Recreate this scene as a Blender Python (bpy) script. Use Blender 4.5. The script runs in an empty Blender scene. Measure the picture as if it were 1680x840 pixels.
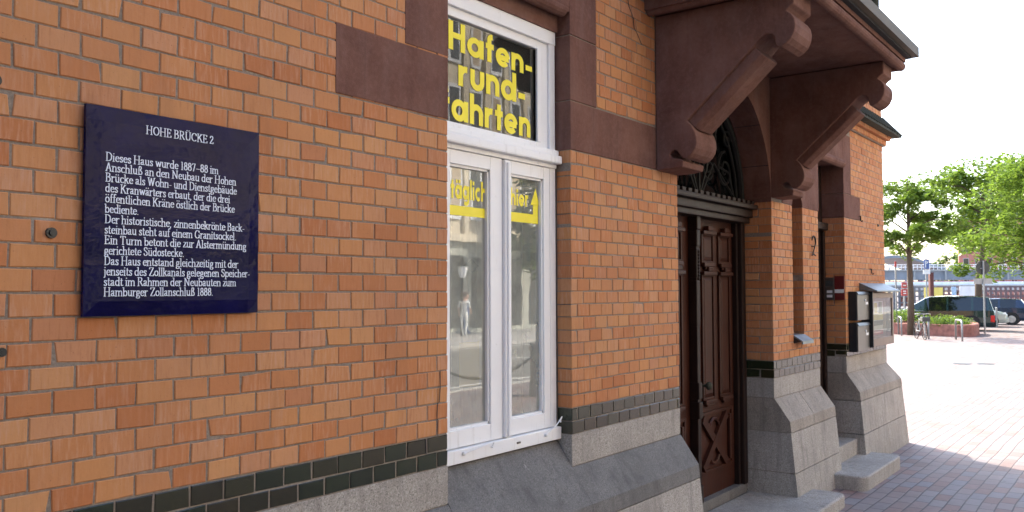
import bpy, bmesh, math, random
from mathutils import Vector, Matrix
random.seed(7)
SC = bpy.context.scene
COL = SC.collection
G = 1.24            # the wall was surveyed with z=0 at the top of the glazed band; the ground lies 1.24 m below
R = math.radians

# ------------------------------------------------------------------ camera, world, sun, exposure
cam = bpy.data.cameras.new("camera")
cam.sensor_width = 36.0
cam.lens = 1421.6 / 1680 * 36.0
cam.clip_end = 3000
cam.clip_start = 0.05
cam.dof.use_dof = True
cam.dof.focus_distance = 4.2
cam.dof.aperture_fstop = 9.0
cobj = bpy.data.objects.new("camera", cam)
COL.objects.link(cobj)
Fw = Vector((0.80028303, 0.59821237, 0.04109787))
Rt = Vector((0.59882374, -0.80087403, -0.0033024))
Up = Rt.cross(Fw)
m = Matrix((Rt, Up, -Fw)).transposed().to_4x4()
m.translation = Vector((-1.1927, -2.8061, 0.6916 + G))
cobj.matrix_world = m
SC.camera = cobj

SUN_AZ, SUN_EL = 60.0, 40.0      # azimuth from +X towards +Y
w = bpy.data.worlds.new("World")
SC.world = w
w.use_nodes = True
wn, wl = w.node_tree.nodes, w.node_tree.links
sky = wn.new("ShaderNodeTexSky")
sky.sky_type = 'NISHITA'
sky.sun_disc = False
sky.sun_elevation = R(SUN_EL)
sky.sun_rotation = R(90 - SUN_AZ)
sky.dust_density = 2.6
sky.ozone_density = 0.7
wn["Background"].inputs[1].default_value = 0.15
wl.new(sky.outputs[0], wn["Background"].inputs[0])

sl = bpy.data.lights.new("sun", 'SUN')
sl.energy = 2.15
sl.angle = R(0.53)
sl.color = (1.0, 0.91, 0.77)
so = bpy.data.objects.new("sun", sl)
COL.objects.link(so)
sd = Vector((math.cos(R(SUN_AZ)) * math.cos(R(SUN_EL)), math.sin(R(SUN_AZ)) * math.cos(R(SUN_EL)), math.sin(R(SUN_EL))))
so.rotation_euler = sd.to_track_quat('Z', 'Y').to_euler()
so.location = (20, 20, 30)
SC.view_settings.view_transform = 'Standard'
SC.view_settings.look = 'None'
SC.view_settings.gamma = 1.0
SC.view_settings.use_curve_mapping = False
SC.view_settings.exposure = 2.34
SC.cycles.max_bounces = 8
SC.cycles.diffuse_bounces = 4
SC.cycles.use_denoising = True

# ------------------------------------------------------------------ materials
class NT:
    def __init__(s, name):
        s.m = bpy.data.materials.new(name)
        s.m.use_nodes = True
        s.n, s.l = s.m.node_tree.nodes, s.m.node_tree.links
        s.b = s.n["Principled BSDF"]
        s.out = s.n["Material Output"]
    def N(s, t, **kw):
        x = s.n.new(t)
        for k, v in kw.items():
            setattr(x, k, v)
        return x
    def L(s, a, b): s.l.new(a, b)
    def co(s, scale=(1, 1, 1), rot=(0, 0, 0), which='Object'):
        t = s.N("ShaderNodeTexCoord")
        mp = s.N("ShaderNodeMapping")
        mp.inputs['Scale'].default_value = scale
        mp.inputs['Rotation'].default_value = rot
        s.L(t.outputs[which], mp.inputs[0])
        return mp.outputs[0]
    def noise(s, scale=5, detail=4, rough=.55, co=None, dist=0.0):
        x = s.N("ShaderNodeTexNoise")
        x.inputs['Scale'].default_value = scale
        x.inputs['Detail'].default_value = detail
        x.inputs['Roughness'].default_value = rough
        x.inputs['Distortion'].default_value = dist
        s.L(co if co is not None else s.co(), x.inputs['Vector'])
        return x.outputs['Fac']
    def ramp(s, fac, stops, interp='LINEAR'):
        r = s.N("ShaderNodeValToRGB")
        r.color_ramp.interpolation = interp
        e = r.color_ramp.elements
        while len(e) < len(stops): e.new(0.5)
        for i, (p, c) in enumerate(stops):
            e[i].position = p
            e[i].color = (c[0], c[1], c[2], 1) if not isinstance(c, (int, float)) else (c, c, c, 1)
        s.L(fac, r.inputs[0])
        return r.outputs[0]
    def mix(s, fac, a, b, mode='MIX'):
        x = s.N("ShaderNodeMix", data_type='RGBA', blend_type=mode)
        for i, v in ((0, fac), (6, a), (7, b)):
            if hasattr(v, 'is_output'): s.L(v, x.inputs[i])
            elif isinstance(v, (int, float)): x.inputs[i].default_value = v
            else: x.inputs[i].default_value = (v[0], v[1], v[2], 1)
        return x.outputs[2]
    def math(s, op, a, b=0.0):
        x = s.N("ShaderNodeMath", operation=op)
        for i, v in ((0, a), (1, b)):
            if hasattr(v, 'is_output'): s.L(v, x.inputs[i])
            else: x.inputs[i].default_value = v
        return x.outputs[0]
    def bump(s, h, strength=.3, dist=.01):
        x = s.N("ShaderNodeBump")
        x.inputs['Strength'].default_value = strength
        x.inputs['Distance'].default_value = dist
        s.L(h, x.inputs['Height'])
        s.L(x.outputs[0], s.b.inputs['Normal'])
    def base(s, c):
        if hasattr(c, 'is_output'): s.L(c, s.b.inputs['Base Color'])
        else: s.b.inputs['Base Color'].default_value = (c[0], c[1], c[2], 1)
    def rough(s, v):
        if hasattr(v, 'is_output'): s.L(v, s.b.inputs['Roughness'])
        else: s.b.inputs['Roughness'].default_value = v

def simple(name, c, rough=.6, metal=0, var=.25, scale=8, bump=.1, bscale=60, spec=None):
    t = NT(name)
    f = t.noise(scale, 5)
    lo = tuple(x * (1 - var) for x in c); hi = tuple(min(1, x * (1 + var)) for x in c)
    t.base(t.ramp(f, [(.3, lo), (.7, hi)]))
    t.rough(rough)
    t.b.inputs['Metallic'].default_value = metal
    if spec is not None: t.b.inputs['Specular IOR Level'].default_value = spec
    if bump: t.bump(t.noise(bscale, 3), bump, .004)
    return t.m

M = {}
def mk_brick():
    t = NT("orange_brick")
    g = t.N("ShaderNodeNewGeometry")
    rnd = g.outputs['Random Per Island']
    c = t.ramp(rnd, [(0, (.50, .205, .078)), (.12, (.42, .142, .052)), (.28, (.56, .268, .106)), (.46, (.51, .225, .098)),
                     (.60, (.48, .178, .068)), (.76, (.57, .295, .130)), (.9, (.53, .260, .140)), (1, (.45, .180, .084))])
    c = t.mix(.08, c, (.51, .205, .090))
    w2 = t.N("ShaderNodeTexWhiteNoise", noise_dimensions='1D')
    t.L(rnd, w2.inputs['W'])
    r2 = w2.outputs['Value']
    # fired streaks running down each brick face
    off = t.N("ShaderNodeVectorMath", operation='ADD')
    cmb = t.N("ShaderNodeCombineXYZ")
    t.L(t.math('MULTIPLY', r2, 40), cmb.inputs[0]); t.L(t.math('MULTIPLY', rnd, 30), cmb.inputs[2])
    t.L(t.co((70, 70, 9)), off.inputs[0]); t.L(cmb.outputs[0], off.inputs[1])
    st = t.noise(1.0, 4, .6, off.outputs[0])
    amt = t.math('MULTIPLY', t.ramp(st, [(.48, 0), (.72, 1)]), t.math('MULTIPLY', r2, .85))
    c = t.mix(amt, c, (.60, .36, .245))
    dk = t.math('MULTIPLY', t.ramp(st, [(.26, 1), (.45, 0)]), t.math('MULTIPLY', rnd, .55))
    c = t.mix(dk, c, (.21, .070, .028))
    fine = t.noise(55, 5, .7)
    c = t.mix(.22, c, t.mix(fine, (.26, .095, .036), (.60, .31, .14)))
    spots = t.noise(170, 2, .5)
    c = t.mix(t.ramp(spots, [(.70, 0), (.76, .7)]), c, (.07, .035, .025))
    big = t.noise(1.3, 4, .55)
    c = t.mix(t.ramp(big, [(.38, 0), (.72, .34)]), c, (.30, .135, .075))
    soot = t.noise(1, 5, .65, t.co((5, 5, 1.1)), .5)
    c = t.mix(t.ramp(soot, [(.56, 0), (.78, .38)]), c, (.22, .10, .055))
    salt = t.noise(21, 5, .68)
    c = t.mix(t.ramp(salt, [(.66, 0), (.76, .4)]), c, (.60, .44, .33))
    t.base(c)
    t.rough(t.ramp(fine, [(.2, .6), (.8, .9)]))
    t.b.inputs['Specular IOR Level'].default_value = .16
    t.bump(t.math('ADD', fine, t.math('MULTIPLY', st, .8)), .22, .003)
    return t.m
M['brick'] = mk_brick()
def mk_mortar():
    t = NT("grey_mortar")
    f = t.noise(90, 5, .7); b = t.noise(4, 3)
    c = t.ramp(f, [(.3, (.17, .138, .110)), (.7, (.29, .245, .205))])
    c = t.mix(t.ramp(b, [(.64, 0), (.72, .55)]), c, (.42, .40, .37))
    t.base(c); t.rough(.95); t.bump(f, .6, .004)
    return t.m
M['mortar'] = mk_mortar()
def mk_glazed():
    t = NT("glazed_brick")
    g = t.N("ShaderNodeNewGeometry"); rnd = g.outputs['Random Per Island']
    c = t.ramp(rnd, [(0, (.009, .016, .007)), (.4, (.015, .024, .010)), (.7, (.028, .023, .010)), (1, (.011, .014, .007))])
    f = t.noise(60, 4, .7, t.co((1, 1, 3)))
    c = t.mix(t.ramp(f, [(.62, 0), (.74, .5)]), c, (.07, .04, .025))
    t.base(c); t.rough(t.ramp(f, [(.3, .10), (.75, .30)])); t.bump(f, .10, .003)
    t.b.inputs['Specular IOR Level'].default_value = .62
    return t.m
M['glazed'] = mk_glazed()
def mk_sand():
    t = NT("red_sandstone")
    f = t.noise(3.2, 6, .6); s_ = t.noise(1, 5, .6, t.co((9, 9, 2.2)), .6); fi = t.noise(240, 2)
    c = t.ramp(f, [(.3, (.118, .056, .043)), (.5, (.155, .076, .058)), (.72, (.205, .110, .086))])
    c = t.mix(t.ramp(s_, [(.45, 0), (.75, .5)]), c, (.19, .118, .102))
    c = t.mix(t.ramp(t.noise(2, 4), [(.54, 0), (.72, .5)]), c, (.070, .032, .029))
    c = t.mix(t.ramp(fi, [(.70, 0), (.78, .5)]), c, (.03, .015, .015))
    rain = t.noise(1, 5, .62, t.co((11, 11, .7)), .3)
    c = t.mix(t.ramp(rain, [(.55, 0), (.75, .45)]), c, (.085, .040, .034))
    c = t.mix(t.ramp(t.noise(38, 4, .7), [(.45, 0), (.8, .35)]), c, (.26, .15, .125))
    t.base(c); t.rough(.9); t.bump(t.math('ADD', fi, t.math('MULTIPLY', f, 2)), .35, .005)
    t.b.inputs['Specular IOR Level'].default_value = .12
    return t.m
M['sand'] = mk_sand()
def mk_granite(name, dark, mid, light, worn=.0):
    t = NT(name)
    v = t.N("ShaderNodeTexVoronoi"); v.inputs['Scale'].default_value = 190
    t.L(t.co(), v.inputs['Vector'])
    sep = t.N("ShaderNodeSeparateColor"); t.L(v.outputs['Color'], sep.inputs[0])
    c = t.ramp(sep.outputs[0], [(0, dark), (.25, mid), (.7, mid), (.9, light)])
    b = t.noise(2.2, 6, .62)
    c = t.mix(t.ramp(b, [(.35, 0), (.7, .55)]), c, tuple(x * .55 for x in mid))
    st = t.noise(1, 5, .6, t.co((16, 16, 2.0)))
    c = t.mix(t.ramp(st, [(.50, 0), (.75, .65)]), c, tuple(x * .42 for x in mid))
    gr_ = t.noise(5, 6, .7)
    c = t.mix(t.ramp(gr_, [(.60, 0), (.74, .6)]), c, tuple(x * k for x, k in zip(mid, (.40, .38, .32))))
    if worn:
        sc = t.noise(1, 5, .72, t.co((24, 9, 14), (0, .3, .4)))
        c = t.mix(t.ramp(sc, [(.66, 0), (.74, worn)]), c, tuple(min(1, x * 3.2) for x in light))
    t.base(c); t.rough(.78); t.bump(t.math('ADD', sep.outputs[0], t.math('MULTIPLY', b, 3)), .25, .003)
    return t.m
M['granite'] = mk_granite("speckled_granite", (.16, .145, .128), (.36, .33, .295), (.50, .465, .42))
M['granite_dark'] = mk_granite("worn_dark_granite", (.09, .086, .082), (.155, .147, .139), (.21, .20, .19), .4)
M['granite_mid'] = mk_granite("brown_grey_granite", (.14, .12, .10), (.30, .258, .215), (.42, .37, .315))
def mk_white():
    t = NT("white_paint")
    f = t.noise(30, 5, .7); g2 = t.noise(1, 5, .65, t.co((26, 26, 3)))
    c = t.mix(t.ramp(f, [(.64, 0), (.76, .6)]), (.82, .83, .84), (.48, .45, .41))
    c = t.mix(t.ramp(g2, [(.58, 0), (.78, .5)]), c, (.50, .49, .46))
    t.base(c); t.rough(.42); t.bump(f, .1, .002)
    return t.m
M['white'] = mk_white()
def mk_wood(name, a, b):
    t = NT(name)
    f = t.noise(1, 6, .65, t.co((60, 60, 2.2)), .4)
    c = t.ramp(f, [(.3, a), (.7, b)])
    c = t.mix(t.ramp(t.noise(5, 4), [(.55, 0), (.8, .4)]), c, tuple(x * .45 for x in a))
    t.base(c); t.rough(t.ramp(f, [(.3, .42), (.7, .6)])); t.bump(f, .15, .002)
    t.b.inputs['Specular IOR Level'].default_value = .22
    return t.m
M['wood'] = mk_wood("red_brown_varnished_wood", (.025, .0068, .0035), (.062, .0175, .0085))
M['wood_dark'] = mk_wood("dark_carved_wood", (.012, .0065, .005), (.028, .014, .010))
M['iron'] = simple("dark_wrought_iron", (.010, .010, .010), .6, .0, spec=.2)
M['dark'] = simple("dark_gap_and_interior", (.02, .02, .022), .9)
M['room'] = simple("grey_room_plaster", (.20, .21, .20), .9)
M['yellow'] = simple("yellow_vinyl_letter", (.90, .78, .035), .5, var=.04, bump=0)
M['paper'] = simple("yellowed_notice_paper", (.72, .58, .25), .8, var=.06, bump=0)
M['sticker'] = simple("grey_sticker", (.35, .37, .37), .6, var=.05, bump=0)
M['lettering'] = simple("pale_enamel_letter", (.66, .73, .88), .4, var=.05, bump=0)
M['steel'] = simple("brushed_steel", (.15, .138, .13), .38, .8, var=.08, scale=30, bump=.05)
M['bronze'] = simple('brown_metal_frame', (.21, .155, .13), .5, .25, var=.1)
M['anthracite'] = simple("anthracite_metal", (.012, .014, .018), .35, .2)
M['copper'] = simple("weathered_copper_edge", (.085, .066, .040), .65, .1, scale=3)
M['verdigris'] = simple("green_glazed_cap", (.052, .055, .042), .8, .0, spec=.1)
M['red'] = simple("dark_red_enamel", (.13, .010, .010), .35, var=.1)
M['zinc'] = simple("grey_zinc_sheet", (.17, .19, .20), .45, .5, var=.2)
M['asphalt'] = simple("grey_asphalt", (.17, .165, .15), .9, var=.25, scale=3, bump=.3)
M['paint_white'] = simple("white_road_paint", (.75, .74, .7), .7)
M['concrete'] = simple("pale_concrete", (.40, .39, .37), .85, var=.15, scale=2)
M['stucco'] = simple("cream_stucco", (.62, .55, .42), .85, var=.12, scale=.6)
M['stucco_grey'] = simple("grey_green_stone", (.38, .39, .34), .8, var=.2, scale=.6)
M['redbrick_far'] = simple("far_red_brick", (.42, .17, .13), .85, var=.15, scale=.5)
M['pole'] = simple("galvanised_pole", (.28, .29, .30), .45, .6, var=.1)
M['sign_back'] = simple("grey_sign_back", (.06, .065, .065), .5, .3, var=.1)
M['viaduct'] = simple("grey_painted_girder", (.20, .22, .25), .6, .1, var=.15, scale=.5)
M['tyre'] = simple("black_rubber", (.015, .015, .016), .8)
M['rim'] = simple("alloy_rim", (.45, .45, .46), .35, .8)
M['tail'] = simple("red_lamp_lens", (.55, .02, .015), .2)
M['skin'] = simple("skin", (.55, .35, .26), .6)
M['cloth_white'] = simple("white_cloth", (.75, .75, .73), .9)
M['cloth_blue'] = simple("blue_cloth", (.08, .14, .3), .9)
M['hair'] = simple("brown_hair", (.06, .035, .02), .7)
M['planter'] = simple("low_red_brick_wall", (.27, .11, .085), .85, var=.3, scale=6)
M['yellow_banner'] = simple("yellow_banner_cloth", (.72, .62, .16), .8, var=.12, scale=2)
M['white_banner'] = simple("white_banner_cloth", (.72, .74, .76), .8, var=.08, scale=2)
M['blue'] = simple("blue_sign_face", (.07, .13, .34), .4, var=.1)
M['pale_blue'] = simple('pale_blue_banner', (.35, .50, .66), .8)
M['redsign'] = simple("bright_red_panel", (.42, .06, .06), .5, var=.1)
M['brownpost'] = simple("brown_red_panel", (.10, .025, .02), .6)
M['lattice'] = simple("violet_brown_lattice", (.14, .095, .10), .8, var=.2)
M['lattice_grey'] = simple("slate_grey_lattice", (.13, .14, .17), .8, var=.2)
def mk_carpaint(name, c, rough=.22):
    t = NT(name); t.base(c); t.rough(rough)
    t.b.inputs['Metallic'].default_value = .35
    t.b.inputs['Coat Weight'].default_value = 1.0; t.b.inputs['Coat Roughness'].default_value = .04
    return t.m
M['green_car'] = mk_carpaint("dark_green_car_paint", (.018, .040, .035))
M['blue_car'] = mk_carpaint("dark_blue_car_paint", (.014, .028, .065))
M['white_car'] = mk_carpaint("pale_car_paint", (.50, .56, .52), .3)
M['farglass'] = simple('dim_far_pane', (.05, .055, .055), .25, bump=0)
M['blind'] = simple('beige_blind', (.45, .36, .25), .8, var=.15)
M['carglass'] = mk_carpaint("tinted_car_glass", (.010, .012, .013), .06)
def mk_glass(name, ior, tint=(1, 1, 1), veil=0.0, rg=0.0):
    t = NT(name)
    t.n.remove(t.b)
    fr = t.N("ShaderNodeFresnel"); fr.inputs[0].default_value = ior
    tr = t.N("ShaderNodeBsdfTransparent"); tr.inputs[0].default_value = (*tint, 1)
    gl = t.N("ShaderNodeBsdfGlossy"); gl.inputs['Roughness'].default_value = rg
    bp = t.N("ShaderNodeBump"); bp.inputs['Strength'].default_value = .02; bp.inputs['Distance'].default_value = .02
    t.L(t.noise(3.0, 2), bp.inputs['Height']); t.L(bp.outputs[0], gl.inputs['Normal'])
    mx = t.N("ShaderNodeMixShader")
    t.L(fr.outputs[0], mx.inputs[0]); t.L(tr.outputs[0], mx.inputs[1]); t.L(gl.outputs[0], mx.inputs[2])
    if veil:  # pale diffuse colour stands in for the milky street reflection
        df = t.N("ShaderNodeBsdfDiffuse"); df.inputs[0].default_value = (.76, .80, .72, 1)
        m2 = t.N("ShaderNodeMixShader"); dn = t.noise(2.2, 5, .6)
        t.L(t.math('MULTIPLY', t.ramp(dn, [(.3, .75), (.7, 1.15)]), veil), m2.inputs[0])
        t.L(mx.outputs[0], m2.inputs[1]); t.L(df.outputs[0], m2.inputs[2]); t.L(m2.outputs[0], t.out.inputs[0])
    else: t.L(mx.outputs[0], t.out.inputs[0])
    return t.m
M['glass'] = mk_glass("old_window_glass", 3.0, (.85, .88, .86), .25, .004)
M['glass_single'] = mk_glass('single_window_glass', 1.75, (.8, .82, .8), .03, .01)
def mk_plaque():
    t = NT("blue_enamel")
    f = t.noise(7, 3, .5); fine = t.noise(26, 2, .5)
    t.base(t.ramp(f, [(.3, (.0025, .002, .030)), (.7, (.004, .0035, .050))]))
    t.rough(.10); t.b.inputs['Specular IOR Level'].default_value = .13; t.bump(t.math('ADD', f, t.math('MULTIPLY', fine, .5)), .5, .008)
    return t.m
M['plaque'] = mk_plaque()
def mk_paver():
    t = NT("clay_pavers")
    PL, PW = .26, .13
    tc = t.N("ShaderNodeTexCoord"); sp = t.N("ShaderNodeSeparateXYZ")
    wob = t.N("ShaderNodeVectorMath", operation='ADD')
    nz = t.N("ShaderNodeTexNoise"); nz.inputs['Scale'].default_value = .6; t.L(tc.outputs['Object'], nz.inputs['Vector'])
    sc = t.N("ShaderNodeVectorMath", operation='SCALE'); sc.inputs[3].default_value = .07; t.L(nz.outputs['Color'], sc.inputs[0])
    t.L(tc.outputs['Object'], wob.inputs[0]); t.L(sc.outputs[0], wob.inputs[1])
    t.L(wob.outputs[0], sp.inputs[0])
    v = t.math('DIVIDE', sp.outputs[1], PW); vi = t.math('FLOOR', v); vf = t.math('FRACT', v)
    half = t.math('MULTIPLY', t.math('MODULO', t.math('ABSOLUTE', vi), 2), .5)
    jit = t.N("ShaderNodeTexWhiteNoise", noise_dimensions='1D'); t.L(vi, jit.inputs['W'])
    u = t.math('ADD', t.math('ADD', t.math('DIVIDE', sp.outputs[0], PL), half), t.math('MULTIPLY', jit.outputs[0], .22))
    ui = t.math('FLOOR', u); uf = t.math('FRACT', u)
    cb = t.N("ShaderNodeCombineXYZ"); t.L(ui, cb.inputs[0]); t.L(vi, cb.inputs[1])
    wn_ = t.N("ShaderNodeTexWhiteNoise", noise_dimensions='2D'); t.L(cb.outputs[0], wn_.inputs['Vector'])
    c = t.ramp(wn_.outputs['Value'], [(0, (.23, .130, .112)), (.2, (.215, .168, .160)), (.4, (.175, .168, .185)), (.58, (.24, .205, .197)),
                                      (.72, (.23, .113, .090)), (.85, (.17, .088, .070)), (1, (.23, .178, .167))])
    gr = t.noise(14, 5, .7)
    c = t.mix(.4, c, t.mix(gr, (.13, .115, .115), (.33, .29, .285)))
    du = t.math('MULTIPLY', t.math('MINIMUM', uf, t.math('SUBTRACT', 1.0, uf)), PL)
    dv = t.math('MULTIPLY', t.math('MINIMUM', vf, t.math('SUBTRACT', 1.0, vf)), PW)
    d = t.math('MINIMUM', du, dv)
    jm = t.ramp(d, [(.003, 1), (.007, 0)])
    pst = t.noise(.9, 6, .65, tc.outputs['Object'])
    c = t.mix(t.ramp(pst, [(.48, 0), (.72, .45)]), c, (.11, .085, .078))
    sp_ = t.noise(9, 2, .5, tc.outputs['Object'])
    c = t.mix(t.ramp(sp_, [(.70, 0), (.73, .5)]), c, (.07, .06, .058))
    c = t.mix(jm, c, (.060, .052, .052))
    t.base(c); t.rough(.75)
    h = t.ramp(d, [(.0, 0), (.010, 1)])
    t.bump(t.math('ADD', h, t.math('MULTIPLY', gr, .25)), .6, .006)
    return t.m
M['paver'] = mk_paver()
def mk_leaf(name, a, b, c3):
    t = NT(name)
    g = t.N("ShaderNodeNewGeometry"); rnd = g.outputs['Random Per Island']
    col = t.ramp(rnd, [(0, a), (.5, b), (1, c3)])
    t.n.remove(t.b)
    df = t.N("ShaderNodeBsdfDiffuse"); tl = t.N("ShaderNodeBsdfTranslucent"); gl = t.N("ShaderNodeBsdfGlossy")
    gl.inputs['Roughness'].default_value = .35; gl.inputs['Color'].default_value = (.5, .5, .5, 1)
    t.L(col, df.inputs[0]); t.L(t.mix(.5, col, (.26, .40, .04)), tl.inputs[0])
    mx = t.N("ShaderNodeMixShader"); mx.inputs[0].default_value = .45
    t.L(df.outputs[0], mx.inputs[1]); t.L(tl.outputs[0], mx.inputs[2])
    m2 = t.N("ShaderNodeMixShader"); m2.inputs[0].default_value = .06
    t.L(mx.outputs[0], m2.inputs[1]); t.L(gl.outputs[0], m2.inputs[2])
    t.L(m2.outputs[0], t.out.inputs[0])
    return t.m
M['leaf'] = mk_leaf("tree_leaf", (.085, .150, .022), (.135, .215, .034), (.20, .28, .050))
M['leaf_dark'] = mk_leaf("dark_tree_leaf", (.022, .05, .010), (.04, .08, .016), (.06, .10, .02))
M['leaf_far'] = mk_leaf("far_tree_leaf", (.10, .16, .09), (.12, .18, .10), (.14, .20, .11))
M['cover'] = mk_leaf("ground_cover_leaf", (.05, .10, .015), (.075, .14, .02), (.12, .18, .03))
M['bark'] = simple("tree_bark", (.09, .065, .045), .9, var=.35, scale=20, bump=.6, bscale=30)

# ------------------------------------------------------------------ mesh helpers
class MB:
    def __init__(s): s.v, s.f, s.mi = [], [], []
    def face(s, pts, mi=0):
        i = len(s.v); s.v.extend([tuple(p) for p in pts]); s.f.append(tuple(range(i, i + len(pts)))); s.mi.append(mi)
    def add(s, vs, fs, mi=0):
        i = len(s.v); s.v.extend([tuple(p) for p in vs])
        for f in fs: s.f.append(tuple(i + k for k in f)); s.mi.append(mi)
    def box(s, x0, x1, y0, y1, z0, z1, mi=0):
        vs = [(x0, y0, z0), (x1, y0, z0), (x1, y1, z0), (x0, y1, z0), (x0, y0, z1), (x1, y0, z1), (x1, y1, z1), (x0, y1, z1)]
        s.add(vs, [(0, 3, 2, 1), (4, 5, 6, 7), (0, 1, 5, 4), (1, 2, 6, 5), (2, 3, 7, 6), (3, 0, 4, 7)], mi)
    def bbox(s, x0, x1, y0, y1, z0, z1, b=.006, mi=0, jit=0):
        """box whose edges are chamfered"""
        bm = bmesh.new(); bmesh.ops.create_cube(bm, size=1)
        for v in bm.verts:
            v.co = Vector((x0 + (v.co.x + .5) * (x1 - x0), y0 + (v.co.y + .5) * (y1 - y0), z0 + (v.co.z + .5) * (z1 - z0)))
        bmesh.ops.bevel(bm, geom=list(bm.edges), offset=b, segments=2, affect='EDGES', profile=.6)
        s.bm(bm, mi)
    def bm(s, bm, mi=0):
        bm.verts.ensure_lookup_table()
        for k, v in enumerate(bm.verts): v.index = k
        s.add([v.co[:] for v in bm.verts], [[v.index for v in f.verts] for f in bm.faces], mi)
        bm.free()
    def prism(s, prof, axis, a0, a1, mi=0, caps=True):
        """extrude a closed profile. axis 'x': prof=(y,z); 'y': prof=(x,z); 'z': prof=(x,y)"""
        def P(p, a): return (a, p[0], p[1]) if axis == 'x' else ((p[0], a, p[1]) if axis == 'y' else (p[0], p[1], a))
        n = len(prof); vs = [P(p, a0) for p in prof] + [P(p, a1) for p in prof]
        fs = [(i, (i + 1) % n, n + (i + 1) % n, n + i) for i in range(n)]
        if caps: fs += [tuple(range(n))[::-1], tuple(range(n, 2 * n))]
        s.add(vs, fs, mi)
    def tube(s, pts, rad, seg=8, mi=0, closed=False):
        pts = [Vector(p) for p in pts]; n = len(pts)
        rad = rad if isinstance(rad, (list, tuple)) else [rad] * n
        rings = []; ref = None
        for i, p in enumerate(pts):
            if closed: d = pts[(i + 1) % n] - pts[i - 1]
            else: d = pts[min(i + 1, n - 1)] - pts[max(i - 1, 0)]
            d.normalize()
            if ref is None: ref = d.orthogonal().normalized()
            ref = (ref - d * ref.dot(d)).normalized(); q = d.cross(ref)
            rings.append([p + (ref * math.cos(2 * math.pi * k / seg) + q * math.sin(2 * math.pi * k / seg)) * rad[i] for k in range(seg)])
        vs = [v for r_ in rings for v in r_]; fs = []
        for i in range(n if closed else n - 1):
            j = (i + 1) % n
            fs += [(i * seg + k, i * seg + (k + 1) % seg, j * seg + (k + 1) % seg, j * seg + k) for k in range(seg)]
        if not closed: fs += [tuple(range(seg))[::-1], tuple((n - 1) * seg + k for k in range(seg))]
        s.add(vs, fs, mi)
    def disc(s, c, n, r0, h, seg=24, mi=0):
        n = Vector(n).normalized(); c = Vector(c)
        s.tube([c, c + n * h], r0, seg, mi)
    def sphere(s, c, r0, mi=0, sc=(1, 1, 1), sub=2):
        bm = bmesh.new(); bmesh.ops.create_icosphere(bm, subdivisions=sub, radius=r0)
        for v in bm.verts: v.co = Vector((v.co.x * sc[0], v.co.y * sc[1], v.co.z * sc[2])) + Vector(c)
        s.bm(bm, mi)
    def build(s, name, mats, parent=None, local=False, smooth=False, label=None, recalc=False):
        if not isinstance(mats, (list, tuple)): mats = [mats]
        off = Vector((0, 0, 0 if local else G))
        if parent is not None and not local:
            p = parent; 
            while p is not None: off = off - p.location; p = p.parent
        me = bpy.data.meshes.new(name)
        me.from_pydata([tuple(Vector(v) + off) for v in s.v], [], s.f)
        for mt in mats: me.materials.append(M[mt] if isinstance(mt, str) else mt)
        me.polygons.foreach_set('material_index', s.mi)
        if smooth: me.polygons.foreach_set('use_smooth', [True] * len(s.f))
        me.update()
        if recalc:
            bm = bmesh.new(); bm.from_mesh(me); bmesh.ops.recalc_face_normals(bm, faces=bm.faces); bm.to_mesh(me); bm.free()
        o = bpy.data.objects.new(name, me); COL.objects.link(o)
        if parent is not None: o.parent = parent
        if label: o['label'] = label
        return o

def thing(name, label, cat, loc=(0, 0, 0), rz=0, group=None):
    o = bpy.data.objects.new(name, None); COL.objects.link(o)
    o.empty_display_size = .2
    o.location = loc; o.rotation_euler = (0, 0, rz); o['label'] = label; o['category'] = cat
    if group: o['group'] = group
    return o
def tag(o, label, cat, group=None):
    o['label'] = label; o['category'] = cat
    if group: o['group'] = group
    return o
def kind(o, k): o['kind'] = k; return o

# ------------------------------------------------------------------ ground
gm = MB(); gm.face([(-150, -300, -G), (700, -300, -G), (700, 500, -G), (-150, 500, -G)])
kind(gm.build('plaza_paving', 'paver'), 'structure')
rd = MB()
rd.face([(-90, -16, -G + .004), (120, -16, -G + .004), (120, -8, -G + .004), (-90, -8, -G + .004)])
kind(rd.build('road', 'asphalt'), 'structure')
mk = MB()
for y in (-12.05,):
    for i in range(-15, 20): mk.face([(i * 6, y, -G + .008), (i * 6 + 3, y, -G + .008), (i * 6 + 3, y + .14, -G + .008), (i * 6, y + .14, -G + .008)])
mk.face([(-90, -8.5, -G + .008), (120, -8.5, -G + .008), (120, -8.36, -G + .008), (-90, -8.36, -G + .008)])
mk.face([(-90, -15.6, -G + .008), (120, -15.6, -G + .008), (120, -15.46, -G + .008), (-90, -15.46, -G + .008)])
kind(mk.build('road_marking', 'paint_white'), 'structure')
kb = MB(); kb.bbox(-90, 120, -8.0, -7.85, -G - .1, -G + .03, .01); kb.bbox(-90, 120, -16.15, -16, -G - .1, -G + .12, .01)
kb.box(-90, 120, -21.99, -16.15, -G - .1, -G + .115)
kind(kb.build('kerb', 'concrete'), 'structure')
dr = MB()
dr.face([(23.9, 1.2, -G + .004), (24.4, 1.2, -G + .004), (24.4, 1.62, -G + .004), (23.9, 1.62, -G + .004)])
dr.face([(24.2, .7, -G + .004), (24.7, .7, -G + .004), (24.7, 1.1, -G + .004), (24.2, 1.1, -G + .004)])
kind(dr.build('drain_cover', 'sign_back'), 'structure')

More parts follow.
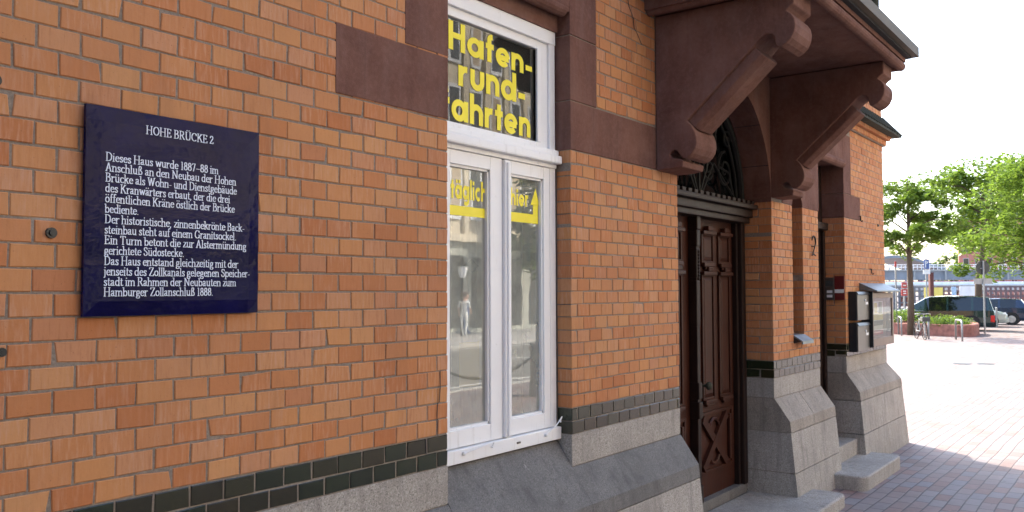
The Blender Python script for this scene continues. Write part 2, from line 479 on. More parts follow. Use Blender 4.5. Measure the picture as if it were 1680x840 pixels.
# ------------------------------------------------------------------ the brick house
house = thing('brick_house', 'orange brick house with red sandstone dressings and granite base along the left', 'house', (0, 0, 0))
bw = MB()       # brick faces (0) and mortar (1)
HB, WB = .077, .1397
def one_brick(mb, o, u, n, a, b, z0, z1, depth=.1, mi=0):
    """one brick: o origin on the wall face, u along the wall, n outward"""
    j = .0034
    a += j + random.uniform(-.0012, .0012); b -= j + random.uniform(-.0012, .0012)
    z0 += .0036 + random.uniform(-.001, .001); z1 -= .0036 + random.uniform(-.001, .001)
    if b - a < .012: return
    e = .003; pr = random.uniform(-.0012, .0016)
    def P(s_, t_, d): return Vector((o[0] + u[0] * s_ + n[0] * d, o[1] + u[1] * s_ + n[1] * d, t_))
    q = [random.uniform(-.0018, .0018) for _ in range(8)]
    if random.random() < .09:                       # a knocked corner
        k_ = random.randrange(4); q[2 * k_] += (1 if k_ in (0, 3) else -1) * random.uniform(.004, .011); q[2 * k_ + 1] += (1 if k_ < 2 else -1) * random.uniform(.003, .008)
    c = [(a + q[0], z0 + q[1]), (b + q[2], z0 + q[3]), (b + q[4], z1 + q[5]), (a + q[6], z1 + q[7])]
    mx, mz = (a + b) / 2, (z0 + z1) / 2
    inn = [(x + (e if x < mx else -e), z + (e if z < mz else -e)) for x, z in c]
    vs = [P(x, z, pr) for x, z in inn] + [P(x, z, pr - e) for x, z in c] + [P(x, z, -depth) for x, z in c]
    fs = [(0, 1, 2, 3)] + [(k, 4 + k, 4 + (k + 1) % 4, (k + 1) % 4) for k in range(4)] + [(4 + k, 8 + k, 8 + (k + 1) % 4, 4 + (k + 1) % 4) for k in range(4)]
    mb.add(vs, fs, mi)
UX, NY = (1, 0), (0, -1)
def courses(mb, x0, x1, z0, n, h=HB, phase=0.0, par=0, depth=.1, ldepth=None, w=WB, mi=0, xr=None):
    """n courses of header bond between x0 and x1, from z0 up"""
    for r_ in range(n):
        za, zb = z0 + r_ * h, z0 + (r_ + 1) * h
        off = phase + (0.5 * w if (r_ + par) % 2 else 0)
        k = math.floor((x0 - off) / w); cuts = []
        while True:
            k += 1; x = off + k * w
            if x >= x1 - .025: break
            if x > x0 + .025: cuts.append(x)
        ed = [x0] + cuts + [x1]
        for i in range(len(ed) - 1):
            if i < len(ed) - 2 and random.random() < .04 and i > 0 and False: continue
            d = depth
            if ldepth and i == 0: d = ldepth if (r_ + par) % 2 else .12
            one_brick(mb, (0, 0), UX, NY, ed[i], ed[i + 1], za, zb, d, mi)
        if ldepth and not (r_ + par) % 2:
            one_brick(mb, (x0, 0), (0, 1), (-1, 0), .125, ldepth, za, zb, .05, mi)
BR = 0; MO = 1
# left wall
courses(bw, -3.2, 2.035, 0, 41, phase=0, par=0)
bw.box(-8, 2.028, .004, .36, -G, 3.16, MO)
# right of the window
courses(bw, 3.147, 4.585, 0, 20, phase=3.2146, par=1)
courses(bw, 3.453, 4.254, 1.845, 11, phase=3.2146, par=1)
bw.box(3.154, 4.578, .004, .30, -G, 3.16, MO)
# pier between the doors, with the slit window
H2 = .0725
courses(bw, 6.493, 7.04, .06, 20, H2, phase=6.493, par=0, ldepth=.26)
courses(bw, 7.34, 7.83, .215, 18, H2 * .994, phase=7.34, par=0)
courses(bw, 7.04, 7.83, .06, 2, H2, phase=6.493, par=0)
bw.box(6.50, 7.034, .004, .30, -G, 3.16, MO); bw.box(7.346, 7.815, .004, .30, -G, 3.16, MO)
bw.box(7.034, 7.346, .004, .30, -G, .20, MO); bw.box(7.034, 7.346, .22, .30, .20, 3.16, MO)
for k, (xa, n_, u_) in enumerate(((7.04, (1, 0), 1), (7.34, (-1, 0), 1))):      # brick cheeks of the slit
    for r_ in range(18):
        one_brick(bw, (xa + (-.002 if k == 0 else .002), 0), (0, 1), n_, .10, .215, .215 + r_ * H2, .215 + (r_ + 1) * H2, .03)
# right-hand pier with the letter boxes
H3 = .0705
courses(bw, 8.755, 10.5, .10, 20, H3, phase=8.755, par=0, ldepth=.25)
courses(bw, 9.41, 10.5, .10 + 20 * H3, 4, H3 * .96, phase=8.755, par=0)
courses(bw, 9.045, 10.5, 1.782, 10, .0755, phase=8.755, par=0)
for r_ in range(38):
    for i in range(14):
        a = i * .26 + (r_ % 2) * .13
        one_brick(bw, (10.5, 0), (0, 1), (1, 0), max(a, .02), a + .26, .10 + r_ * H3 * .91, .10 + (r_ + 1) * H3 * .91, .02)
bw.box(8.762, 10.492, .004, 8.9, -G, 2.52, MO)
bw.box(-8, 10.49, .006, .36, 3.16, 13.0, MO); bw.box(7.04, 10.49, .006, .36, 2.66, 3.16, MO)
courses(bw, 7.05, 10.49, 2.90, 20, HB, phase=0, par=0)
bw.box(-8, 10.49, 1.6, 9, -G, 13.0, MO); bw.box(10.40, 10.489, .3, 1.7, 2.52, 13.0, MO); bw.box(-8, -7.9, .3, 1.7, -G, 13, MO)
bw.box(-8, 10.49, .3, 1.7, 12.9, 13.0, MO)
def crack(mb, pts, wd, y=-.0035):
    for (a, b) in zip(pts[:-1], pts[1:]):
        mb.face([(a[0] - wd / 2, y, a[1]), (a[0] + wd / 2, y, a[1]), (b[0] + wd * .4, y, b[1]), (b[0] - wd * .4, y, b[1])], 2)
crack(bw, [(1.972, .31), (1.975, .235), (1.966, .16), (1.955, .158), (1.950, .08), (1.958, .075), (1.956, .0), (1.87, -.004), (1.873, -.075)], .006)
crack(bw, [(3.86, 2.66), (3.875, 2.60), (3.93, 2.545), (3.945, 2.47), (3.99, 2.44), (4.05, 2.38)], .012)
brickwall = bw.build('wall', ['brick', 'mortar', 'dark'], house)

# glazed band (two courses) on every pier
for args_, kw_ in (((-3.2, 2.035, -2 * HB, 2), dict(phase=0, par=0)), ((3.147, 4.585, -2 * HB, 2), dict(phase=3.2146, par=1)),
                   ((6.493, 7.83, -.099, 2, .079), dict(phase=6.493, par=0, ldepth=.26)), ((8.755, 10.5, -.045, 2, .072), dict(phase=8.755, par=0, ldepth=.25))):
    gb = MB(); courses(gb, *args_, **kw_); gb.build('glazed_band', 'glazed', house)

# granite base
gp = MB()
def plinth(x0, x1, zt, zs, zn, zj, back=.3, yb=0.0, slope=1):
    """upright course, sloped coping, battered courses with thin joints"""
    if zt is not None:
        gp.bbox(x0, x1, yb, back, zs, zt - .002, .004, 0)
    prof = [(back, zs - .004), (yb - .002, zs - .004), (-.14, zn), (-.150, zj), (back, zj)]
    L = x1 - x0; n = max(2 if slope == 3 else 1, round(L / 1.15)); 
    for k in range(n):
        a, b = x0 + L * k / n, x0 + L * (k + 1) / n
        gp.prism(prof, 'x', a + (.004 if k else 0), b - (.004 if k < n - 1 else 0), slope)
    zm = (zj - G) / 2 - .02
    for (za, zb, ya, yb2, nn) in ((zj - .007, zm, -.148, -.180, 2), (zm - .007, -G - .05, -.181, -.215, 3)):
        n = max(1, round(L / 1.3)) + (1 if nn == 3 and L > 1 else 0)
        for k in range(n):
            a, b = x0 + L * k / n, x0 + L * (k + 1) / n
            gp.prism([(back, za), (ya, za), (yb2, zb), (back, zb)], 'x', a + (.003 if k else 0), b - (.003 if k < n - 1 else 0), 0)
    gp.box(x0 + .004, x1 - .004, -.132, back - .002, -G, zj + .02, 2)
# granite below the left wall, below the window and the pier right of it
plinth(-8, 2.035, -.154, -.34, -.54, -.63)
plinth(3.147, 4.587, -.154, -.34, -.54, -.63)
gp.prism([(.30, -.195), (.10, -.195), (-.14, -.54), (-.150, -.63), (.30, -.63)], 'x', 2.037, 3.145, 1)
gp.prism([(.3, -.637), (-.148, -.637), (-.215, -G - .05), (.3, -G - .05)], 'x', 2.037, 3.145, 0)
plinth(6.493, 7.815, -.099, -.275, -.475, -.57, .30, 0.0, 3)
# corner pier: the batter turns the corner
zs, zn, zj = -.225, -.425, -.52
gp.bbox(8.75, 10.5, 0, .3, zs, -.047, .004, 0)
def ring(o, z): return [(8.748, .3, z), (8.748, -o, z), (10.5 + o, -o, z), (10.5 + o, 9.0, z), (8.748, 9.0, z)]
for (o0, z0_, o1, z1_, mi) in ((.002, zs - .003, .135, zn, 3), (.135, zn, .145, zj, 3), (.143, zj - .007, .172, -.88, 0), (.173, -.887, .205, -G - .05, 0)):
    ra, rb = ring(o0, z0_), ring(o1, z1_)
    gp.add(ra + rb, [(k, 5 + k, 5 + (k + 1) % 5, (k + 1) % 5) for k in range(5)] + [(0, 1, 2, 3, 4), (9, 8, 7, 6, 5)], mi)
for (xj, za, zb, oa, ob) in ((9.75, -.89, -G, .173, .2015), (9.25, -.53, -.878, .1435, .172), (9.95, zs - .004, zn, .003, .1345)):
    gp.face([(xj - .005, -oa - .002, za), (xj + .005, -oa - .002, za), (xj + .005, -ob - .002, zb), (xj - .005, -ob - .002, zb)], 2)
gp.box(10.30, 10.5, .3, 9, zs, .10, 0)
gp.build('granite_plinth', ['granite', 'granite_dark', 'mortar', 'granite_mid'], house)

# sandstone dressings
def stone(name, x0, x1, y0, y1, z0, z1, b=.006, lab=None):
    mb = MB(); mb.bbox(x0, x1, y0, y1, z0, z1, b); return mb.build(name, 'sand', house, label=lab)
stone('quoin', 1.302, 2.034, -.003, .30, 1.546, 1.853)
stone('quoin', 1.729, 2.0345, -.0025, .30, 1.858, 3.1)
stone('quoin', 3.148, 4.25, -.003, .30, 1.543, 1.838)
stone('quoin', 3.1475, 3.452, -.0025, .30, 1.843, 2.235)
stone('quoin', 3.1475, 3.452, -.0028, .30, 2.241, 3.1)
stone('quoin', 8.752, 9.405, -.003, .25, 1.513, 1.78)
stone('quoin', 8.7525, 9.04, -.0025, .25, 1.784, 2.452)
lt = MB()      # window head with a roll under it
lt.bbox(2.036, 3.146, -.004, .30, 2.40, 3.1, .006)
lt.prism([(.30, 2.26), (.085, 2.26), (.085, 2.40), (.30, 2.40)], 'x', 2.036, 3.146)
lt.tube([(2.04, .035, 2.385), (3.12, .035, 2.385)], .042, 14)
lt.prism([(.07, 2.375), (.0, 2.375), (-.002, 2.40), (.07, 2.40)], 'x', 2.036, 3.146)
lt.build('window_lintel', 'sand', house)
l2 = MB()      # head of the second doorway
l2.bbox(7.845, 8.75, -.003, .25, 2.10, 2.452, .005)
l2.tube([(7.85, .0, 2.105), (8.70, .0, 2.105)], .05, 12); l2.sphere((8.70, 0, 2.105), .05)
l2.build('door_lintel', 'sand', house)
sp = MB()      # stone above the slit, with an arched cut
arc = [(7.19 + .15 * math.cos(a), 1.513 + .12 * math.sin(a)) for a in [math.pi * k / 12 for k in range(13)]]
sp.prism([(6.775, 1.513), (6.775, 2.63), (7.85, 2.63), (7.85, 1.513)] + arc, 'y', -.003, .24)
sp.build('slit_head', 'sand', house)
sb = MB()      # dark glazing and zinc sill of the slit
sb.box(7.045, 7.335, .20, .218, .2, 1.63, 0)
sb.build('slit_window', 'dark', house)
sg = MB()
sg.prism([(.2, .285), (.0, .268), (-.085, .215), (-.09, .185), (-.078, .185), (-.075, .208), (.0, .252), (.2, .27)], 'x', 7.03, 7.35, 0)
sg.prism([(.2, .27), (.0, .25), (-.070, .21), (-.0, .19), (.2, .19)], 'x', 7.036, 7.344, 1)
sg.build('slit_sill', ['zinc', 'anthracite'], house)

# arch over the main door
ar = MB()
cx, cz, ra_ = 5.54, 1.535, .94
arc = [(cx + ra_ * math.cos(a), cz + ra_ * math.sin(a)) for a in [math.pi * k / 28 for k in range(29)]]
ar.prism([(4.59, 1.50), (4.59, 2.63), (6.49, 2.63), (6.49, 1.50)] + arc, 'y', -.002, .25)
for k in range(5):                     # stepped voussoir joints on the soffit
    a = R((18, 42, 66, 114, 150)[k]); d = Vector((math.cos(a), math.sin(a))); n_ = Vector((-d.y, d.x)) * .003
    P_ = [d * (ra_ - .0015) + n_, d * (ra_ + .05) + n_, d * (ra_ + .05) - n_, d * (ra_ - .0015) - n_]
    ar.prism([(cx + q.x, cz + q.y) for q in P_], 'y', .0, .246, 1)
ar.build('door_arch', ['sand', 'dark'], house, recalc=True)
kc = MB()
kc.bbox(5.44, 5.64, -.16, .24, 2.40, 2.62, .02); kc.bbox(5.46, 5.62, -.10, .24, 2.30, 2.40, .03)
kc.build('keystone', 'sand', house)

# brackets
prof = [(0, 2.625), (0, 1.536), (-.090, 1.536), (-.115, 1.545), (-.20, 1.548), (-.205, 1.585)]     # foot moulding
outer_low = [(-.185, 1.60), (-.12, 1.615), (-.105, 1.640), (-.118, 1.660), (-.140, 1.667), (-.165, 1.655), (-.180, 1.628)]
low = [(-.195, 1.612), (-.215, 1.600), (-.245, 1.610), (-.275, 1.632), (-.298, 1.668), (-.306, 1.705), (-.303, 1.745), (-.290, 1.785), (-.268, 1.825), (-.235, 1.860)]
up = [(-.715, 2.292), (-.755, 2.335), (-.80, 2.362), (-.835, 2.355), (-.857, 2.330), (-.860, 2.290), (-.872, 2.262), (-.90, 2.262), (-.935, 2.278), (-.965, 2.305), (-.985, 2.345),
      (-.992, 2.39), (-.985, 2.43), (-.965, 2.462), (-.935, 2.485), (-.955, 2.505), (-.985, 2.525), (-.985, 2.625)]
full = [(0, 2.625), (0, 1.536), (-.090, 1.536), (-.20, 1.545), (-.207, 1.585)] + outer_low + low + up
for (xa, xb) in ((4.252, 4.592), (6.488, 6.775)):
    b = MB()
    b.prism(full, 'x', xa, xb)
    # chamfered strut along the diagonal between the scrolls
    p0, p1 = Vector((-.235, 1.860)), Vector((-.715, 2.292))
    d = (p1 - p0).normalized(); nrm = Vector((d.y, -d.x))
    if nrm.y > 0: nrm = -nrm
    ii, ch = .028, .095
    q0, q1 = p0 + nrm * ch, p1 + nrm * ch
    r0, r1 = p0 - nrm * .03, p1 - nrm * .03
    c0, c1 = p0 + nrm * (ch - .03), p1 + nrm * (ch - .03)
    ra_b = [(xa + ii, *r0), (xa + ii, *c0), (xa + ii + .05, *q0), (xb - ii - .05, *q0), (xb - ii, *c0), (xb - ii, *r0)]
    rb_b = [(xa + ii, *r1), (xa + ii, *c1), (xa + ii + .05, *q1), (xb - ii - .05, *q1), (xb - ii, *c1), (xb - ii, *r1)]
    b.add(ra_b + rb_b, [(k, (k + 1) % 6, 6 + (k + 1) % 6, 6 + k) for k in range(6)] + [(5, 4, 3, 2, 1, 0), (6, 7, 8, 9, 10, 11)])
    o = b.build('bracket', 'sand', house, recalc=True)
    bv = o.modifiers.new('soft_edges', 'BEVEL'); bv.width = .008; bv.segments = 2; bv.limit_method = 'ANGLE'; bv.angle_limit = R(40)
# bay floor slab with its mouldings
sbm = MB()
sbm.box(4.10, 6.92, -1.02, .0, 2.632, 2.78, 0)
sbm.tube([(4.14, 0, 2.645), (4.14, -1.04, 2.645), (6.86, -1.04, 2.645), (6.86, 0, 2.645)][1:3], .04, 14, 0)
sbm.tube([(4.16, 0, 2.645), (4.16, -1.04, 2.645)], .04, 14, 0); sbm.tube([(6.84, 0, 2.645), (6.84, -1.04, 2.645)], .04, 14, 0)
sbm.sphere((4.14, -1.04, 2.645), .04, 0); sbm.sphere((6.86, -1.04, 2.645), .04, 0)
sbm.prism([(4.06, -1.06), (6.96, -1.06), (6.96, -.01), (4.06, -.01)], 'z', 2.70, 2.82, 0)
slab = sbm.build('bay_floor', 'sand', house)
lp = MB()
lp.prism([(3.92, -1.15), (7.06, -1.15), (7.06, -.01), (3.92, -.01)], 'z', 2.755, 2.84, 0)
lp.prism([(3.99, -1.10), (6.99, -1.10), (6.99, -.01), (3.99, -.01)], 'z', 2.735, 2.756, 1)  # dark strip painted in as the shadow gap under the lip
lp.build('drip_edge', ['copper', 'dark'], slab)
by = MB()
by.bbox(4.30, 6.55, -.80, .0, 2.842, 7.5, .01)
by.build('bay_wall', 'sand', house)
pp = MB(); pp.tube([(6.55, -.90, 2.845), (6.55, -.90, 7.0)], .045, 12)
pp.tube([(6.55, -.90, 2.84), (6.55, -.90, 2.90)], .058, 12)
pp.tube([(6.59, -.92, 2.955), (6.63, -.985, 2.955), (6.645, -1.01, 2.965), (6.63, -1.01, 2.99), (6.60, -.965, 2.995)], .008, 6)
pp.build('drain_pipe', 'verdigris', house)

# cornice of the corner part
co_ = MB()
for (xa, z0_, z1_, o) in ((7.1, 2.537, 2.60, .045), (7.1, 2.603, 2.665, .085), (7.1, 2.63, 2.70, .10)):
    n = int((10.5 + o - xa) / .075)
    for k in range(n):
        a = xa + k * .075
        if o > .09: continue
        one_brick(co_, (0, -o), UX, NY, a, a + .075, z0_, z1_, .2)
    for k in range(14):
        one_brick(co_, (10.5 + o, -o), (0, 1), (1, 0), k * .13, (k + 1) * .13, z0_, z1_, .2)
co_.box(7.1, 10.5 + .03, -.03, 2.0, 2.53, 2.68, 1)
cor = co_.build('cornice', ['brick', 'mortar'], house)
rt_ = MB()
xe, ye_ = 10.69, -.19
for (z0_, z1_) in ((2.672, 2.90),):
    A_, B_, C_, D_ = (7.05, ye_, z0_), (xe, ye_, z0_), (10.5, 0, z1_), (7.05, 0, z1_)
    E_, F_ = (xe, 3, z0_), (10.5, 3, z1_)
    rt_.face([A_, B_, C_, D_]); rt_.face([B_, E_, F_, C_])
    lo = lambda p: (p[0], p[1], p[2] - .022)
    rt_.face([A_, lo(A_), lo(B_), B_]); rt_.face([B_, lo(B_), lo(E_), E_])
    rt_.face([lo(A_), (7.05, 0, z0_ - .022), (10.5, 0, z0_ - .022), lo(B_)]); rt_.face([lo(B_), (10.5, 0, z0_ - .022), (10.5, 3, z0_ - .022), lo(E_)])
for k in range(29):
    x = 7.10 + k * .121
    rt_.tube([(x, ye_ - .004, z0_ + .004), (x, -.005, z1_ - .004)] if x < 10.45 else [(x, ye_ - .004, z0_), (10.48, -.02, z1_ - .03)], .014, 6)
rt_.tube([(xe, ye_, z0_), (10.5, 0, z1_)], .018, 6)
rt_.build('roof_tiles', 'verdigris', cor)

# ------------------------------------------------------------------ window
wf = MB()
FY = .09
def fr(mb, x0, x1, z0, z1, y0=FY, y1=.19, b=.004): mb.bbox(x0, x1, y0, y1, z0, z1, b)
fr(wf, 2.05, 2.10, -.11, 2.25, .10); fr(wf, 3.075, 3.135, -.11, 2.25, .10)
fr(wf, 2.05, 3.135, 2.18, 2.262, .095)
fr(wf, 2.05, 3.15, -.184, -.112, .075, .25, .006)                    # bottom board
# transom with mouldings
fr(wf, 2.04, 3.146, 1.455, 1.505, .055, .2, .01); fr(wf, 2.045, 3.14, 1.505, 1.54, .075, .2, .01); fr(wf, 2.05, 3.135, 1.43, 1.455, .09, .2)
window = wf.build('window_frame', 'white', house)
us = MB()                                                              # fixed upper light
fr(us, 2.10, 2.155, 1.54, 2.18, .115, .16); fr(us, 2.96, 3.075, 1.54, 2.18, .115, .16); fr(us, 2.155, 2.96, 2.13, 2.18, .115, .16); fr(us, 2.155, 2.96, 1.54, 1.575, .115, .16)
fr(us, 2.96, 3.0, 1.575, 2.13, .105, .14)
us.build('sash', 'white', window)
def sash(x0, x1, gx0, gx1):
    s_ = MB(); z0, z1, gz0, gz1 = -.108, 1.428, -.018, 1.355
    fr(s_, x0, gx0, z0, z1, .10, .15); fr(s_, gx1, x1, z0, z1, .10, .15); fr(s_, gx0, gx1, gz1, z1, .1005, .15); fr(s_, gx0, gx1, z0, gz0, .1005, .15)
    for (a, b, c, d) in ((gx0 - .001, gx0 + .012, gz0, gz1), (gx1 - .012, gx1 + .001, gz0, gz1), (gx0, gx1, gz1 - .012, gz1 + .001), (gx0, gx1, gz0 - .001, gz0 + .012)):
        s_.box(a, b, .112, .14, c, d)
    return s_
s1 = sash(2.105, 2.606, 2.165, 2.50).build('sash', 'white', window)
s2s = sash(2.662, 3.073, 2.69, 3.01)
s2s.bbox(2.608, 2.66, .080, .15, -.108, 1.425, .012)                   # meeting rail
s2s.bbox(2.622, 2.646, .068, .09, -.10, 1.41, .008)
s2 = s2s.build('sash', 'white', window)
def pane(x0, x1, z0, z1, y, mt='glass'):
    p_ = MB(); p_.face([(x0, y, z0), (x1, y, z0), (x1, y, z1), (x0, y, z1)]); return p_.build('pane', mt, window)
pane(2.15, 2.965, 1.57, 2.135, .132, 'glass_single'); pane(2.16, 2.505, -.022, 1.36, .131); pane(2.686, 3.014, -.022, 1.36, .131)
for (xa, za, xb, zb) in ((2.24, -.135, 2.47, -.105), (2.98, -.140, 3.125, -.05)):
    st = MB()
    st.tube([(xa, .068, za), (xa + (xb - xa) * .5, .045, (za + zb) / 2 + .006), (xb, .055, zb), (xb + .004, .07, zb - .03)], .0035, 6)
    st.sphere((xa, .070, za), .012); st.sphere((xb, .066, zb - .03), .006)
    st.build('window_stay', 'white', window)
st = MB(); st.bbox(2.70, 2.73, .068, .078, -.152, -.142, .002); st.build('catch_plate', 'steel', window)
# room behind the window
rm = MB()
for q in ([(1.6, .36, -.9), (3.6, .36, -.9), (3.6, 1.58, -.9), (1.6, 1.58, -.9)], [(1.6, 1.58, -.9), (3.6, 1.58, -.9), (3.6, 1.58, 2.6), (1.6, 1.58, 2.6)],
          [(1.6, .36, -.9), (1.6, 1.58, -.9), (1.6, 1.58, 2.6), (1.6, .36, 2.6)], [(3.6, .36, -.9), (3.6, 1.58, -.9), (3.6, 1.58, 2.6), (3.6, .36, 2.6)],
          [(1.6, .36, 2.6), (3.6, .36, 2.6), (3.6, 1.58, 2.6), (1.6, 1.58, 2.6)]): rm.face(q)
rm.box(2.03, 3.15, .19, .36, -.24, -.10)
rm.build('room', 'room', house)
bl = MB()      # dark board behind the upper light, white curtain added below to brighten panes
bl.box(2.10, 3.08, .22, .225, 1.53, 2.2, 0)
bl.build('dark_board', 'dark', window)
nt = MB()
pts = [(2.02 + i * .02, .34 + .012 * math.sin(i * 1.7) + .006 * math.sin(i * .61)) for i in range(57)]
for i in range(56): nt.face([(*pts[i], -.08), (*pts[i + 1], -.08), (*pts[i + 1], 1.42), (*pts[i], 1.42)])
nt.build('brightening_curtain', 'cloth_white', window)
ys = MB(); ys.box(2.285, 2.456, .142, .1425, .19, .425); ys.build('notice_sheet', 'paper', window)
dm = MB(); dm.prism([(2.314, .83), (2.38, .794), (2.442, .83), (2.38, .867)], 'y', .134, .1345); dm.build('sticker', 'sticker', window)

# ---- geometric sans letters for the window
def ribbon(mb, pts, wd, y, closed=False):
    P = []
    for p in pts:
        if not P or (Vector(p) - P[-1]).length > 1e-6: P.append(Vector(p))
    n = len(P); lft, rgt = [], []
    for i in range(n):
        if closed: a, b = P[i - 1], P[(i + 1) % n]
        else: a, b = P[max(i - 1, 0)], P[min(i + 1, n - 1)]
        d1 = (P[i] - a).normalized() if (P[i] - a).length > 1e-9 else None
        d2 = (b - P[i]).normalized() if (b - P[i]).length > 1e-9 else None
        d1 = d1 or d2; d2 = d2 or d1
        t = (d1 + d2).normalized(); nn = Vector((-t.y, t.x)); c = max(.4, nn.dot(Vector((-d1.y, d1.x))))
        lft.append(P[i] + nn * wd / 2 / c); rgt.append(P[i] - nn * wd / 2 / c)
    for i in range(n if closed else n - 1):
        j = (i + 1) % n
        mb.face([(lft[i].x, y, lft[i].y), (rgt[i].x, y, rgt[i].y), (rgt[j].x, y, rgt[j].y), (lft[j].x, y, lft[j].y)])
def arcp(cx, cy, rx, ry, a0, a1, n=14): return [(cx + rx * math.cos(R(a0 + (a1 - a0) * k / n)), cy + ry * math.sin(R(a0 + (a1 - a0) * k / n))) for k in range(n + 1)]
# units: x-height 1, ascender 1.5; entries are (closed, points); stroke .30
XH = 1.0; T = .30
def futura(ch):
    h = T / 2
    ringp = lambda cx: (True, arcp(cx, .5, .5 - h + .03, .5 - h + .03, 0, 360, 24)[:-1])
    if ch == 'H': return 1.12, [(0, [(h, 0), (h, 1.5)]), (0, [(.95, 0), (.95, 1.5)]), (0, [(T, .78), (.95 - h, .78)])]
    if ch in 'aä':
        s_ = [ringp(.52), (0, [(1.0, 0), (1.0, 1.0)])]
        if ch == 'ä': s_ += [(0, [(.30, 1.14), (.30, 1.38)]), (0, [(.75, 1.14), (.75, 1.38)])]
        return 1.15, s_
    if ch == 'f': return .62, [(0, [(.28, 0), (.28, 1.2)] + arcp(.52, 1.2, .24, .20, 180, 90, 6)), (0, [(.02, .86), (.60, .86)])]
    if ch == 'e': return 1.06, [(0, arcp(.53, .5, .38, .38, 2, 318, 26)), (0, [(.18, .47), (.98, .47)])]
    if ch == 'n': return .96, [(0, [(h, 0), (h, 1)]), (0, [(h, .55)] + arcp(.48, .55, .33, .32, 180, 0, 12) + [(.81, 0)])]
    if ch == 'h': return .96, [(0, [(h, 0), (h, 1.5)]), (0, [(h, .55)] + arcp(.48, .55, .33, .32, 180, 0, 12) + [(.81, 0)])]
    if ch == 'r': return .66, [(0, [(h, 0), (h, 1)]), (0, [(h, .5)] + arcp(.52, .52, .37, .34, 180, 80, 8))]
    if ch == 'u': return .96, [(0, [(h, 1), (h, .60)] + arcp(.48, .45, .33, .32, 180, 360, 12) + [(.81, 1)])]
    if ch == 'd': return 1.15, [ringp(.52), (0, [(1.0, 0), (1.0, 1.5)])]
    if ch == 't': return .60, [(0, [(.30, 0), (.30, 1.32)]), (0, [(.0, .86), (.60, .86)])]
    if ch == '-': return .62, [(0, [(.04, .40), (.56, .40)])]
    if ch == 'g': return 1.15, [ringp(.52), (0, [(1.0, 1), (1.0, -.05)] + arcp(.60, -.06, .40, .26, 0, -140, 10))]
    if ch == 'l': return .34, [(0, [(.16, 0), (.16, 1.5)])]
    if ch == 'i': return .34, [(0, [(.16, 0), (.16, 1.0)]), (0, [(.16, 1.14), (.16, 1.42)])]
    if ch == 'c': return .92, [(0, arcp(.53, .5, .38, .38, 48, 312, 24))]
    return .4, []
def futura_line(mb, text, x0, x1, zb, xh, y, thick=None):
    """set one line between x0 and x1 (squeezed to fit)"""
    gl = [futura(c) for c in text]; gap = .13
    tot = sum(g[0] for g in gl) + gap * (len(gl) - 1); kx = (x1 - x0) / (tot * xh); x = 0; k = 0
    for adv, strokes in gl:
        for cl, pts in strokes:
            P = [((x + px) * xh, pz * xh) for px, pz in pts]
            sub = MB(); ribbon(sub, P, T * xh, 0, bool(cl)); k += 1
            for f_ in sub.f: mb.face([(x0 + sub.v[i][0] * kx, y - .00018 * (k % 5), zb + sub.v[i][2]) for i in f_])
        x += adv + gap
yv = .1295
def rect(mb, x0, x1, z0, z1, y): mb.face([(x0, y, z0), (x1, y, z0), (x1, y, z1), (x0, y, z1)])
ye = MB()
futura_line(ye, 'Hafen-', 2.188, 2.944, 1.960, .102, yv)
futura_line(ye, 'rund-', 2.268, 2.873, 1.780, .110, yv)
futura_line(ye, 'fahrten', 2.125, 2.918, 1.592, .110, yv)
ye.build('yellow_lettering', 'yellow', window)
ye = MB(); futura_line(ye, 'täglich', 2.205, 2.502, 1.180, .072, yv); rect(ye, 2.167, 2.503, 1.092, 1.143, yv)
ye.build('yellow_lettering', 'yellow', window)
ye = MB(); futura_line(ye, 'hier', 2.722, 2.897, 1.184, .066, yv)
rect(ye, 2.693, 2.993, 1.090, 1.144, yv); rect(ye, 2.942, 2.993, 1.1441, 1.20, yv)
ye.face([(2.918, yv, 1.198), (3.008, yv, 1.198), (2.968, yv, 1.300)])
ye.build('yellow_lettering', 'yellow', window)

